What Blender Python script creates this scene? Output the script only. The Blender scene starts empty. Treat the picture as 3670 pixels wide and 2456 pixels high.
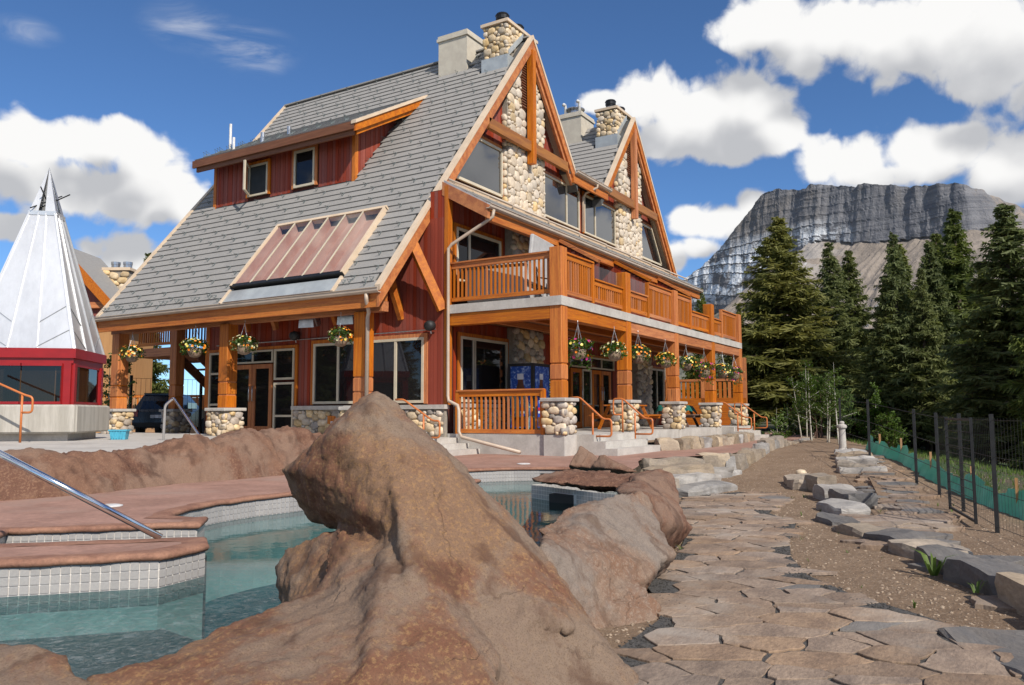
import bpy, bmesh, math, random
import numpy as np
from mathutils import Vector, Matrix, noise, Euler
random.seed(7); np.random.seed(7)
SC = bpy.context.scene
COL = SC.collection
R = math.radians

# ------------------------------------------------------------------ camera
cam_d = bpy.data.cameras.new('camera'); cam = bpy.data.objects.new('camera', cam_d); COL.objects.link(cam)
cam_d.sensor_width = 36; cam_d.lens = 36*2876.1/3670; cam_d.clip_start = .05; cam_d.clip_end = 20000
_y, _p, _r = R(31.228), R(5.063), R(-.17)
_f = Vector((math.cos(_p)*math.cos(_y), math.cos(_p)*math.sin(_y), math.sin(_p)))
_rt = Vector((math.sin(_y), -math.cos(_y), 0)); _up = _rt.cross(_f)
_rt, _up = _rt*math.cos(_r)+_up*math.sin(_r), -_rt*math.sin(_r)+_up*math.cos(_r)
cam.matrix_world = Matrix(((_rt.x, _up.x, -_f.x, -16.43), (_rt.y, _up.y, -_f.y, -8.548), (_rt.z, _up.z, -_f.z, .497), (0, 0, 0, 1)))
SC.camera = cam

# ------------------------------------------------------------------ sun, sky, exposure
SUN_EL, SUN_DIR = R(40), Vector((-.45, -.893, 0)).normalized()
sd = bpy.data.lights.new('sun', 'SUN'); sun = bpy.data.objects.new('sun', sd); COL.objects.link(sun)
sd.energy = 4.6; sd.angle = R(.53); sd.color = (1, .93, .83)
S = Vector((SUN_DIR.x*math.cos(SUN_EL), SUN_DIR.y*math.cos(SUN_EL), math.sin(SUN_EL)))
sun.rotation_euler = S.to_track_quat('Z', 'Y').to_euler(); sun.location = (0, 0, 60)
SC.view_settings.view_transform = 'Standard'; SC.view_settings.look = 'None'
SC.view_settings.exposure = .12; SC.view_settings.gamma = 1; SC.view_settings.use_curve_mapping = False
SC.cycles.max_bounces = 6; SC.cycles.diffuse_bounces = 3; SC.cycles.glossy_bounces = 3; SC.cycles.transparent_max_bounces = 16; SC.cycles.caustics_reflective = False; SC.cycles.caustics_refractive = False
CLOUDS = [(63.05, 16.35, 2.86, 1.9), (59.71, 17.13, 3.05, 1.69), (57.96, 17.66, 2.08, 1.32), (56.08, 16.28, 2.41, 1.63), (54.46, 15.64, 1.64, 1.38), (62.01, 14.16, 4.94, 1.82), (56.53, 14.03, 3.75, 1.64), (53.32, 14.07, 1.66, 1.68), (56.9, 10.09, 2.89, 1.39), (59.19, 10.45, 1.25, 0.82), (63.74, 11.32, 1.84, 0.91), (12.72, 25.6, 3.15, 1.54), (8.76, 24.24, 4.28, 2.28), (3.96, 23.41, 4.65, 2.7), (-0.41, 21.77, 4.25, 2.88), (-4.02, 20.95, 3.9, 3.01), (10.22, 22.89, 2.22, 1.31), (-0.07, 19.85, 2.74, 1.24), (20.72, 21.49, 3.08, 1.68), (17.36, 20.39, 3.57, 2.37), (13.77, 20.61, 2.6, 1.91), (12.38, 18.79, 1.99, 1.66), (18.93, 18.8, 3.32, 1.57), (24.81, 21.57, 1.58, 0.85), (15.33, 17.95, 2.63, 1.14), (9.64, 16.25, 2.18, 1.94), (7.46, 16.0, 2.88, 1.91), (4.04, 16.38, 2.47, 2.12), (1.54, 16.53, 2.36, 1.81), (-0.73, 14.61, 2.46, 2.05), (-3.64, 14.39, 2.3, 2.23), (4.87, 15.13, 4.89, 1.08), (18.44, 13.49, 2.1, 1.04), (16.35, 13.36, 2.35, 1.47), (14.26, 14.39, 1.44, 1.16), (17.89, 11.36, 1.49, 0.75), (19.71, 11.14, 1.21, 0.91)]
WISPS = [(50.24, 24.05, 3.54, 1.57), (53.96, 24.83, 3.1, 1.52), (63.37, 22.8, 1.9, 0.84), (49.05, 23.39, 1.78, 1.06)]
W = bpy.data.worlds.new('World'); SC.world = W; W.use_nodes = True
W.cycles.sampling_method = 'NONE'

class NT:
    """small helper to write node trees"""
    def __init__(s, tree): s.t = tree; s.n = tree.nodes; s.l = tree.links
    def add(s, typ, **kw):
        n = s.n.new(typ)
        for k, v in kw.items(): setattr(n, k, v)
        return n
    def put(s, sock, v):
        if hasattr(v, 'is_output') or isinstance(v, bpy.types.NodeSocket): s.l.new(v, sock)
        else: sock.default_value = v
    def math(s, op, a, b=0.0, c=None, clamp=False):
        n = s.add('ShaderNodeMath', operation=op, use_clamp=clamp)
        s.put(n.inputs[0], a); s.put(n.inputs[1], b)
        if c is not None: s.put(n.inputs[2], c)
        return n.outputs[0]
    def vmath(s, op, a, b=(0, 0, 0), out=0):
        n = s.add('ShaderNodeVectorMath', operation=op)
        s.put(n.inputs[0], a); s.put(n.inputs[1], b)
        return n.outputs[out]
    def mix(s, fac, a, b, blend='MIX'):
        n = s.add('ShaderNodeMix', data_type='RGBA', blend_type=blend)
        s.put(n.inputs[0], fac); s.put(n.inputs[6], a if not isinstance(a, tuple) else (*a[:3], 1)); s.put(n.inputs[7], b if not isinstance(b, tuple) else (*b[:3], 1))
        return n.outputs[2]
    def noise(s, vec, scale, detail=4, rough=.55, dist=0, out=0, lac=2.0):
        n = s.add('ShaderNodeTexNoise'); n.noise_dimensions = '3D'
        if vec is not None: s.put(n.inputs['Vector'], vec)
        n.inputs['Scale'].default_value = scale; n.inputs['Detail'].default_value = detail
        n.inputs['Roughness'].default_value = rough; n.inputs['Distortion'].default_value = dist; n.inputs['Lacunarity'].default_value = lac
        return n.outputs[out]
    def voronoi(s, vec, scale, feature='F1', out=0, rnd=1.0):
        n = s.add('ShaderNodeTexVoronoi', feature=feature)
        s.put(n.inputs['Vector'], vec); n.inputs['Scale'].default_value = scale; n.inputs['Randomness'].default_value = rnd
        return n.outputs[out]
    def ramp(s, v, stops, interp='LINEAR'):
        n = s.add('ShaderNodeValToRGB'); cr = n.color_ramp; cr.interpolation = interp
        while len(cr.elements) < len(stops): cr.elements.new(.5)
        for e, (p, c) in zip(cr.elements, stops):
            e.position = p; e.color = (*c, 1) if isinstance(c, tuple) else (c, c, c, 1)
        s.put(n.inputs[0], v); return n.outputs[0]
    def sstep(s, v, a, b):
        n = s.add('ShaderNodeMapRange', interpolation_type='SMOOTHSTEP')
        s.put(n.inputs[0], v); n.inputs[1].default_value = a; n.inputs[2].default_value = b
        return n.outputs[0]

# cloud density over the whole sky as a group of (azimuth, elevation) in degrees
def cloud_group(name, fine):
    cg = bpy.data.node_groups.new(name, 'ShaderNodeTree')
    cg.interface.new_socket('pos', in_out='INPUT', socket_type='NodeSocketVector')
    cg.interface.new_socket('density', in_out='OUTPUT', socket_type='NodeSocketFloat')
    g = NT(cg); gi = g.add('NodeGroupInput'); go = g.add('NodeGroupOutput'); acc = None
    for (a, e, ra, re) in CLOUDS:
        n = g.add('ShaderNodeVectorMath', operation='MULTIPLY_ADD'); g.put(n.inputs[0], gi.outputs[0]); n.inputs[1].default_value = (1/ra, 1/re, 0); n.inputs[2].default_value = (-a/ra, -e/re, 0)
        ln = g.vmath('LENGTH', n.outputs[0], out=1)
        acc = ln if acc is None else g.math('SMOOTH_MIN', acc, ln, .25)
    acc = g.math('SUBTRACT', 1.22, acc)
    # beyond the frame the same kind of cumulus goes on all round
    sx = g.add('ShaderNodeSeparateXYZ'); g.put(sx.inputs[0], gi.outputs[0])
    offaz = g.sstep(g.math('ABSOLUTE', g.math('SUBTRACT', sx.outputs[0], 31.0)), 36, 50)
    lown = g.noise(g.vmath('MULTIPLY', gi.outputs[0], (.045, .075, 1)), 1.0, 1, .5); lown.node.noise_dimensions = '2D'
    rest = g.math('SUBTRACT', g.math('MULTIPLY', lown, 5.0), 2.5)
    rest = g.math('ADD', g.math('MULTIPLY', rest, offaz), g.math('MULTIPLY', g.math('SUBTRACT', 1.0, offaz), -3.0))
    acc = g.math('MINIMUM', g.math('MAXIMUM', acc, rest), .95)
    w1 = g.noise(gi.outputs[0], .17, 7 if fine else 2, .58, .25); w1.node.noise_dimensions = '2D'
    dens = g.math('ADD', acc, g.math('MULTIPLY', g.math('SUBTRACT', w1, .5), 1.7))
    if fine:
        wn_ = g.noise(gi.outputs[0], .6, 1, .5, 0, 1); wn_.node.noise_dimensions = '2D'
        wv = g.vmath('ADD', gi.outputs[0], g.vmath('MULTIPLY', wn_, (1.7, 1.7, 0)))
        def vor(sc):
            n = g.add('ShaderNodeTexVoronoi', feature='F1'); n.voronoi_dimensions = '2D'; g.put(n.inputs['Vector'], wv); n.inputs['Scale'].default_value = sc; return n.outputs[0]
        puff = g.math('SUBTRACT', .46, g.math('ADD', g.math('MULTIPLY', vor(.36), .6), g.math('MULTIPLY', vor(.95), .26)))
        dens = g.math('ADD', dens, g.math('MULTIPLY', puff, .8))
    g.put(go.inputs[0], dens); return cg
cg_full, cg_lite = cloud_group('cloud_density', True), cloud_group('cloud_mass', False)

t = NT(W.node_tree); t.n.clear()
tc = t.add('ShaderNodeTexCoord'); sp = t.add('ShaderNodeSeparateXYZ'); t.put(sp.inputs[0], tc.outputs['Generated'])
az = t.math('MULTIPLY', t.math('ARCTAN2', sp.outputs[1], sp.outputs[0]), 57.29578)
el = t.math('MULTIPLY', t.math('ARCSINE', sp.outputs[2]), 57.29578)
cv = t.add('ShaderNodeCombineXYZ'); t.put(cv.inputs[0], az); t.put(cv.inputs[1], el)
def dens_at(off, grp):
    n = t.add('ShaderNodeGroup'); n.node_tree = grp
    t.put(n.inputs[0], t.vmath('ADD', cv.outputs[0], off)); return n.outputs[0]
d0 = dens_at((0, 0, 0), cg_full); d1 = dens_at((-.9, 2.9, 0), cg_lite)
alpha = t.sstep(d0, .08, .55)
# the more cloud lies above and sunward, the greyer; small billows keep bright crests
shade = t.math('ADD', t.math('MULTIPLY', d1, .80), t.math('MULTIPLY', t.math('SUBTRACT', d0, d1), -.25))
lit = t.math('SUBTRACT', 1.0, t.sstep(shade, -.2, .75))
ccol = t.ramp(lit, [(0, (4.9, 5.0, 5.25)), (.3, (6.1, 6.15, 6.3)), (.65, (7.5, 7.5, 7.52)), (1, (8.9, 8.85, 8.75))])
sky = t.add('ShaderNodeTexSky', sky_type='NISHITA'); sky.sun_disc = False
sky.sun_elevation = SUN_EL; sky.sun_rotation = math.atan2(S.x, S.y)
sky.altitude = 1500; sky.air_density = .9; sky.dust_density = .2; sky.ozone_density = 2.6
skyc = t.mix(1.0, sky.outputs[0], (.72, .98, 1.22), 'MULTIPLY')
# thin cirrus
wsp = None
for (a, e, ra, re) in WISPS:
    v = t.vmath('MULTIPLY', t.vmath('SUBTRACT', cv.outputs[0], (a, e, 0)), (1/ra, 1/re, 0))
    d = t.sstep(t.vmath('LENGTH', v, out=1), 1.25, .1)
    wsp = d if wsp is None else t.math('MAXIMUM', wsp, d)
rot = t.add('ShaderNodeMapping'); t.put(rot.inputs[0], cv.outputs[0]); rot.inputs['Rotation'].default_value = (0, 0, R(35)); rot.inputs['Scale'].default_value = (.16, .6, 1)
wn = t.noise(rot.outputs[0], 1.0, 5, .6, .8)
wisp = t.math('MULTIPLY', t.math('MULTIPLY', wsp, t.sstep(wn, .35, .75)), .45)
c1 = t.mix(wisp, skyc, (7.5, 7.6, 7.8))
c2 = t.mix(alpha, c1, ccol)
bg = t.add('ShaderNodeBackground'); t.put(bg.inputs[0], c2); bg.inputs[1].default_value = .1
out = t.add('ShaderNodeOutputWorld'); t.put(out.inputs[0], bg.outputs[0])

# ------------------------------------------------------------------ materials
MATS = {}
def mat(name, c1, c2=None, rough=.7, scale=5, stretch=(1, 1, 1), detail=4, bump=0., bscale=None, rnd=0., metal=0., spec=.5, lo=.35, hi=.65, dirt=None, fine=0., bdist=.02, knots=False):
    m = bpy.data.materials.new(name); m.use_nodes = True; q = NT(m.node_tree); bs = q.n['Principled BSDF']
    tc = q.add('ShaderNodeTexCoord'); oi = q.add('ShaderNodeObjectInfo')
    v = q.vmath('ADD', tc.outputs['Object'], q.vmath('SCALE', (13.7, 7.1, 3.3))); sc = v.node.inputs[1].links[0].from_node; q.put(sc.inputs[3], oi.outputs['Random'])
    v = q.vmath('MULTIPLY', v, stretch)
    c2 = c2 or tuple(min(1, x*.7) for x in c1)
    n1 = q.noise(v, scale, detail, .6)
    col = q.mix(q.sstep(n1, lo, hi), c1, c2)
    if fine:
        n3 = q.noise(v, scale*9, 3, .7); col = q.mix(1.0, col, q.ramp(n3, [(.25, 1-fine), (.75, 1+fine)]), 'MULTIPLY')
    if knots:
        kv = q.vmath('ADD', q.vmath('MULTIPLY', v, (.28, .28, .28)), q.vmath('MULTIPLY', q.noise(v, 1.2, 2, .5, 0, 1), (.35, .35, .35)))
        kd = q.voronoi(kv, 2.6); col = q.mix(q.math('MULTIPLY', q.sstep(kd, .13, .05), .8), col, tuple(x*.25 for x in c2))
        ck = q.noise(q.vmath('MULTIPLY', v, (1, 1, .6)), 5.5, 2, .5); col = q.mix(q.math('MULTIPLY', q.sstep(ck, .66, .70), .55), col, tuple(x*.3 for x in c2))
    if dirt:
        n4 = q.noise(tc.outputs['Object'], .8, 5, .65); col = q.mix(q.sstep(n4, .5, .72), col, dirt)
    if rnd:
        h = q.add('ShaderNodeHueSaturation'); q.put(h.inputs['Color'], col)
        q.put(h.inputs['Value'], q.math('ADD', 1-rnd, q.math('MULTIPLY', oi.outputs['Random'], 2*rnd)))
        r2 = q.math('FRACT', q.math('MULTIPLY', oi.outputs['Random'], 17.3))
        q.put(h.inputs['Saturation'], q.math('ADD', 1-rnd, q.math('MULTIPLY', r2, 2*rnd))); col = h.outputs[0]
    q.put(bs.inputs['Base Color'], col); bs.inputs['Roughness'].default_value = rough
    bs.inputs['Metallic'].default_value = metal; bs.inputs['Specular IOR Level'].default_value = spec
    if bump:
        b = q.add('ShaderNodeBump'); b.inputs['Strength'].default_value = bump; b.inputs['Distance'].default_value = bdist
        q.put(b.inputs['Height'], q.noise(v, bscale or scale*4, 5, .65)); q.put(bs.inputs['Normal'], b.outputs[0])
    MATS[name] = m; return m
OR1, OR2 = (.54, .170, .019), (.38, .096, .010)
for ax, st in (('x', (.5, 9, 9)), ('y', (9, .5, 9)), ('z', (9, 9, .5))):
    mat('timber_'+ax, OR1, OR2, .6, 2.2, st, 6, .35, rnd=.14, fine=.26, bdist=.005, knots=True)
mat('timber_slope', OR1, OR2, .6, 1.4, (4, 4, 4), 6, .3, rnd=.14, fine=.26, bdist=.005)
mat('brown_fascia', (.20, .085, .045), (.15, .06, .03), .6, 2, (9, .5, 9), 5, .2, rnd=.1)
mat('tie_beam', (.24, .10, .04), (.34, .15, .05), .6, 1.5, (.6, 6, 6), 5, .2, rnd=.1)
mat('siding', (.29, .052, .026), (.22, .035, .018), .65, 2.5, (8, 8, .5), 5, .3, rnd=.13, fine=.15, bdist=.004)
mat('siding_back', (.09, .02, .012), rough=.9)
mat('roof_tile', (.30, .287, .27), (.265, .254, .24), .75, 3, (1.2, 6, 1.2), 5, .15, rnd=.045, fine=.07, bdist=.006)
mat('roof_under', (.10, .10, .10), rough=.9)
mat('soffit', (.42, .35, .27), (.34, .28, .21), .8, 3, rnd=.05)
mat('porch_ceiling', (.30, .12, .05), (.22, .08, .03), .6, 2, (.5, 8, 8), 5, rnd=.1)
mat('cream_trim', (.66, .52, .38), (.58, .45, .32), .6, 2, rnd=.04)
mat('gutter', (.50, .40, .31), (.44, .35, .27), .45, 2, rnd=.03, dirt=(.36, .29, .23))
mat('window_frame', (.60, .53, .40), (.54, .47, .36), .45, 3, rnd=.03)
mat('flashing', (.52, .55, .55), (.42, .45, .46), .45, 2, metal=.35, dirt=(.36, .37, .37))
mat('dark_metal', (.02, .02, .022), (.03, .03, .03), .35, metal=.6)
mat('black_plastic', (.012, .012, .013), (.02, .02, .02), .6)
mat('galv', (.55, .56, .58), (.42, .43, .45), .3, 6, metal=.9)
mat('steel', (.78, .79, .82), (.70, .71, .74), .12, 3, metal=1)
mat('snow_guard', (.16, .19, .19), (.22, .25, .25), .5, metal=.4)
mat('stucco', (.56, .51, .42), (.50, .45, .37), .9, 4, bump=.2, bscale=60, dirt=(.45, .40, .33), bdist=.005)
mat('mortar', (.33, .29, .24), (.26, .23, .19), .95, 8, bump=.6, bscale=40)
mat('river_stone', (.66, .52, .34), (.50, .37, .22), .7, 3.0, (1, 1, 1), 5, .2, rnd=.26, fine=.15)
mat('river_stone_grey', (.42, .37, .32), (.30, .25, .21), .7, 3.0, (1, 1, 1), 5, .2, rnd=.28, fine=.15)
mat('river_stone_pale', (.62, .53, .42), (.50, .42, .33), .72, 3.0, (1, 1, 1), 5, .2, rnd=.16, fine=.12)
mat('concrete', (.50, .47, .43), (.42, .39, .355), .9, 2.5, bump=.25, bscale=30, fine=.12, dirt=(.36, .33, .30), bdist=.006)
mat('concrete_streak', (.46, .43, .38), (.36, .335, .29), .9, 1.6, (5, 5, .35), 5, .2, 40, fine=.12, bdist=.005)
mat('cap_stone', (.47, .44, .40), (.38, .35, .32), .85, 4, bump=.3, bscale=40, rnd=.08, fine=.12, bdist=.006)
mat('patio', (.36, .205, .155), (.27, .15, .11), .8, 1.6, (1, 1, 1), 7, .35, 18, fine=.22, dirt=(.33, .215, .17), bdist=.01)
mat('coping', (.30, .155, .10), (.21, .10, .065), .8, 4, (1, 1, 1), 6, .5, 40, fine=.25, bdist=.01)
mat('pool_tile', (.40, .385, .37), (.36, .345, .335), .22, 4, rnd=.05, spec=.6)
mat('grout', (.72, .68, .63), (.62, .58, .54), .9, 5)
mat('pool_floor', (.03, .17, .20), (.02, .12, .15), .6, 2)
mat('pool_bench', (.17, .21, .22), (.13, .17, .18), .6, 2)
mat('soil', (.20, .125, .075), (.28, .185, .115), .95, 3, (1, 1, 1), 8, .9, 50, fine=.35, dirt=(.23, .155, .10))
mat('forest_floor', (.09, .075, .045), (.05, .065, .025), .95, .6, bump=.6, bscale=6)
mat('pebble', (.42, .33, .25), (.30, .23, .17), .85, 5, rnd=.3)
mat('dark_gravel', (.055, .052, .05), (.11, .103, .095), .9, 45, (1, 1, 1), 4, 1.0, 70, rnd=.3, fine=.5)
mat('flagstone', (.30, .215, .152), (.20, .142, .103), .8, 2.2, (1.0, 2.2, 1), 8, .8, 12, rnd=.17, fine=.30, bdist=.012, dirt=(.33, .275, .225))
mat('flagstone_dark', (.115, .11, .108), (.165, .148, .132), .8, 1.5, (1, 2.2, 1), 7, .5, 14, rnd=.12, fine=.2, dirt=(.24, .22, .20))
mat('block_stone', (.345, .275, .20), (.255, .208, .16), .85, 2, (1, 1, 2), 7, .6, 10, rnd=.22, fine=.22, bdist=.02)
mat('orange_rail', (.55, .17, .045), (.50, .15, .04), .4, 3)
mat('red_paint', (.29, .009, .010), (.25, .008, .009), .35, 3)
mat('white_plastic', (.75, .74, .72), rough=.5)
mat('grey_fabric', (.45, .44, .43), (.38, .37, .36), .9)
mat('green_plastic', (.08, .13, .09), rough=.5)
mat('pale_green_plastic', (.30, .38, .30), rough=.5)
mat('teal_canvas', (.005, .14, .11), (.004, .10, .08), .8)
mat('blue_plastic', (.03, .12, .42), (.02, .09, .33), .5)
mat('aqua_plastic', (.08, .42, .58), rough=.5)
mat('tan_siding', (.46, .26, .12), (.40, .22, .10), .7, 2, (6, 6, .5), rnd=.08)
mat('bark', (.10, .075, .055), (.06, .045, .035), .95, 4, (6, 6, 1), bump=.6)
mat('aspen_bark', (.55, .53, .46), (.38, .36, .30), .85, 3, (2, 2, 1))
mat('dead_wood', (.17, .10, .075), (.12, .075, .06), .9)
mat('needle', (.20, .225, .052), (.14, .17, .042), .65, .7, rnd=.18, fine=.2)
mat('needle_yellow', (.235, .225, .042), (.17, .18, .036), .65, .7, rnd=.12, fine=.2)
mat('needle_dark', (.165, .20, .052), (.118, .15, .042), .65, .7, rnd=.15, fine=.2)
mat('needle_dead', (.16, .065, .03), (.11, .05, .025), .8, .7)
mat('leaf', (.10, .16, .03), (.075, .125, .024), .55, 2, rnd=.15)
mat('basket_leaf', (.075, .15, .022), (.045, .10, .016), .5, 6, rnd=.15)
mat('petal_orange', (.80, .26, .012), (.74, .20, .01), .5)
mat('petal_yellow', (.78, .68, .18), (.74, .56, .08), .5)
mat('petal_cream', (.75, .72, .42), rough=.5)
mat('petal_pink', (.55, .03, .22), rough=.5)
mat('petal_violet', (.07, .015, .16), rough=.5)
mat('coir', (.30, .22, .16), (.22, .15, .10), .95, 14, bump=.6, bscale=40)
mat('chain', (.55, .55, .55), rough=.4, metal=.5)
mat('grass_blade', (.16, .24, .04), (.10, .17, .03), .6)
mat('car_paint', (.012, .014, .022), rough=.25, spec=.6)
mat('tail_light', (.45, .01, .012), rough=.2)
mat('rubber', (.015, .015, .015), rough=.9)
mat('bottle_brown', (.06, .02, .012), (.14, .045, .02), .4, 5)
mat('label_white', (.75, .76, .80), rough=.5)
mat('label_blue', (.01, .06, .40), rough=.4)
mat('label_red', (.50, .02, .03), rough=.4)

for nm in ('needle', 'needle_yellow', 'needle_dark', 'leaf', 'basket_leaf', 'grass_blade'):
    q = NT(MATS[nm].node_tree); bs = q.n['Principled BSDF']; ou = q.n['Material Output']; tl = q.add('ShaderNodeBsdfTranslucent'); mx = q.add('ShaderNodeMixShader'); mx.inputs[0].default_value = .46
    q.put(tl.inputs[0], bs.inputs['Base Color'].links[0].from_socket); q.put(mx.inputs[1], bs.outputs[0]); q.put(mx.inputs[2], tl.outputs[0]); q.put(ou.inputs[0], mx.outputs[0])
def ice_mat():
    m = bpy.data.materials.new('icy_blue'); m.use_nodes = True; q = NT(m.node_tree); bs = q.n['Principled BSDF']
    tc = q.add('ShaderNodeTexCoord'); n = q.noise(tc.outputs['Object'], 9, 6, .7, .6)
    q.put(bs.inputs['Base Color'], q.ramp(n, [(.3, (.006, .03, .22)), (.52, (.015, .09, .42)), (.64, (.35, .48, .72)), (.8, (.7, .78, .88))])); bs.inputs['Roughness'].default_value = .35
    MATS['icy_blue'] = m
ice_mat()

def schlick(q, f0, normal=None):
    """mirror share by angle, the same from both sides of a pane"""
    ge = q.add('ShaderNodeNewGeometry'); dt = q.vmath('DOT_PRODUCT', normal or ge.outputs['Normal'], ge.outputs['Incoming'], out=1)
    return q.math('ADD', f0, q.math('MULTIPLY', 1-f0, q.math('POWER', q.math('SUBTRACT', 1.0, q.math('ABSOLUTE', dt), clamp=True), 5.0)), clamp=True)
def glass_mat(name, tint, clear, rough=.02, ior=1.9):
    """window glass: mirror by Fresnel, the rest a dark room or what lies behind"""
    m = bpy.data.materials.new(name); m.use_nodes = True; q = NT(m.node_tree); q.n.clear()
    o = q.add('ShaderNodeOutputMaterial'); gl = q.add('ShaderNodeBsdfGlossy'); gl.inputs['Roughness'].default_value = rough; gl.inputs['Color'].default_value = (.9, .92, .95, 1)
    fr = schlick(q, ((ior-1)/(ior+1))**2)
    tr = q.add('ShaderNodeBsdfTransparent'); tr.inputs[0].default_value = (*tint, 1)
    df = q.add('ShaderNodeBsdfDiffuse'); df.inputs[0].default_value = (.018, .017, .018, 1)
    mx = q.add('ShaderNodeMixShader'); mx.inputs[0].default_value = clear; q.put(mx.inputs[1], df.outputs[0]); q.put(mx.inputs[2], tr.outputs[0])
    m2 = q.add('ShaderNodeMixShader'); q.put(m2.inputs[0], fr); q.put(m2.inputs[1], mx.outputs[0]); q.put(m2.inputs[2], gl.outputs[0])
    tc = q.add('ShaderNodeTexCoord'); b = q.add('ShaderNodeBump'); b.inputs['Strength'].default_value = .04; b.inputs['Distance'].default_value = .02
    q.put(b.inputs['Height'], q.noise(tc.outputs['Object'], .8, 2)); q.put(gl.inputs['Normal'], b.outputs[0])
    q.put(o.inputs[0], m2.outputs[0]); MATS[name] = m
glass_mat('glass', (.5, .5, .5), .25, ior=1.6)
glass_mat('glass_upper', (.5, .5, .5), .1, ior=2.6)
glass_mat('glass_clear', (.85, .9, .9), .95, ior=1.5)
glass_mat('glass_smoke', (.9, .88, .86), .95, ior=2.0)
glass_mat('glass_dark', (.22, .22, .23), .75, ior=1.55)
glass_mat('glass_sky', (.30, .10, .08), .0, ior=2.0)

def rock_mat(name, a, b, c, grey, sc=1.0):
    m = bpy.data.materials.new(name); m.use_nodes = True; q = NT(m.node_tree); bs = q.n['Principled BSDF']
    tc = q.add('ShaderNodeTexCoord'); v = tc.outputs['Object']
    n1 = q.noise(v, 1.3*sc, 5, .6, .3); n2 = q.noise(v, 36*sc, 4, .65); n3 = q.noise(v, 120*sc, 2, .6); n4 = q.noise(v, .9*sc, 6, .65, .5)
    st = q.noise(q.vmath('MULTIPLY', v, (3, 3, .5)), 1.2, 5, .6)
    col = q.mix(q.sstep(n1, .42, .56), a, b)
    col = q.mix(q.math('MULTIPLY', q.sstep(n2, .50, .62), .75), col, c)
    col = q.mix(q.math('MULTIPLY', q.sstep(n4, .47, .6), .8), col, grey)
    col = q.mix(q.math('MULTIPLY', q.sstep(n3, .50, .64), .45), col, tuple(x*.38 for x in a))
    col = q.mix(q.math('MULTIPLY', q.sstep(st, .52, .66), .62), col, tuple(x*.45 for x in b))
    wv = q.vmath('ADD', v, q.vmath('MULTIPLY', q.noise(v, 2.5, 4, .6, 0, 1), (.5, .5, .5)))
    ce = q.add('ShaderNodeTexVoronoi', feature='DISTANCE_TO_EDGE'); q.put(ce.inputs['Vector'], q.vmath('MULTIPLY', wv, (1, 1, .7))); ce.inputs['Scale'].default_value = 1.15*sc
    crack = q.math('MULTIPLY', q.sstep(ce.outputs[0], .010, .001), q.sstep(q.noise(v, 1.7, 3), .50, .60)); col = q.mix(q.math('MULTIPLY', crack, .15), col, tuple(x*.18 for x in a))
    q.put(bs.inputs['Base Color'], col); bs.inputs['Roughness'].default_value = .82; bs.inputs['Specular IOR Level'].default_value = .35
    bp = q.add('ShaderNodeBump'); bp.inputs['Strength'].default_value = .7; bp.inputs['Distance'].default_value = .02
    h = q.math('ADD', q.noise(v, 16*sc, 8, .72), q.math('MULTIPLY', q.noise(v, 5*sc, 5, .65), 1.2)); h = q.math('SUBTRACT', h, q.math('MULTIPLY', crack, .5)); q.put(bp.inputs['Height'], h); q.put(bs.inputs['Normal'], bp.outputs[0])
    MATS[name] = m
rock_mat('rock_brown', (.205, .120, .072), (.170, .076, .043), (.29, .165, .075), (.205, .152, .112))
rock_mat('rock_red', (.195, .104, .066), (.14, .066, .042), (.25, .14, .085), (.22, .142, .10))
rock_mat('rock_grey', (.225, .158, .115), (.20, .112, .07), (.275, .20, .148), (.215, .18, .152))

def water_mat():
    m = bpy.data.materials.new('pool_water'); m.use_nodes = True; q = NT(m.node_tree); q.n.clear()
    o = q.add('ShaderNodeOutputMaterial'); gl = q.add('ShaderNodeBsdfGlossy'); gl.inputs['Roughness'].default_value = .03
    tr = q.add('ShaderNodeBsdfTransparent'); tr.inputs[0].default_value = (.36, .56, .58, 1)
    tc = q.add('ShaderNodeTexCoord'); v = tc.outputs['Object']
    b = q.add('ShaderNodeBump'); b.inputs['Strength'].default_value = 1.0; b.inputs['Distance'].default_value = .075
    # jets stir the near end, the far end lies calmer
    sp = q.add('ShaderNodeSeparateXYZ'); q.put(sp.inputs[0], v)
    stir = q.sstep(q.math('ADD', sp.outputs[0], q.math('MULTIPLY', sp.outputs[1], .9)), -14.4, -16.6)
    h = q.math('ADD', q.math('MULTIPLY', q.noise(v, 7, 3, .6, .4), q.math('ADD', .02, q.math('MULTIPLY', stir, 1.0))), q.math('MULTIPLY', q.noise(v, 22, 4, .65, .5), q.math('MULTIPLY', stir, 1.1)))
    h = q.math('ADD', h, q.math('MULTIPLY', q.noise(q.vmath('MULTIPLY', v, (1, 1, 1)), 2.2, 2), .04))
    q.put(b.inputs['Height'], h); q.put(gl.inputs['Normal'], b.outputs[0]); fr = schlick(q, .02, b.outputs[0])
    foam = q.add('ShaderNodeBsdfDiffuse'); foam.inputs[0].default_value = (.42, .46, .47, 1)
    mx = q.add('ShaderNodeMixShader'); q.put(mx.inputs[0], fr); q.put(mx.inputs[1], tr.outputs[0]); q.put(mx.inputs[2], gl.outputs[0])
    bub = q.math('MULTIPLY', q.math('MULTIPLY', stir, q.sstep(q.noise(v, 11, 7, .8, .6), .50, .64)), .20)
    m2 = q.add('ShaderNodeMixShader'); q.put(m2.inputs[0], bub); q.put(m2.inputs[1], mx.outputs[0]); q.put(m2.inputs[2], foam.outputs[0])
    q.put(o.inputs[0], m2.outputs[0]); MATS['pool_water'] = m
water_mat()

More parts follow.
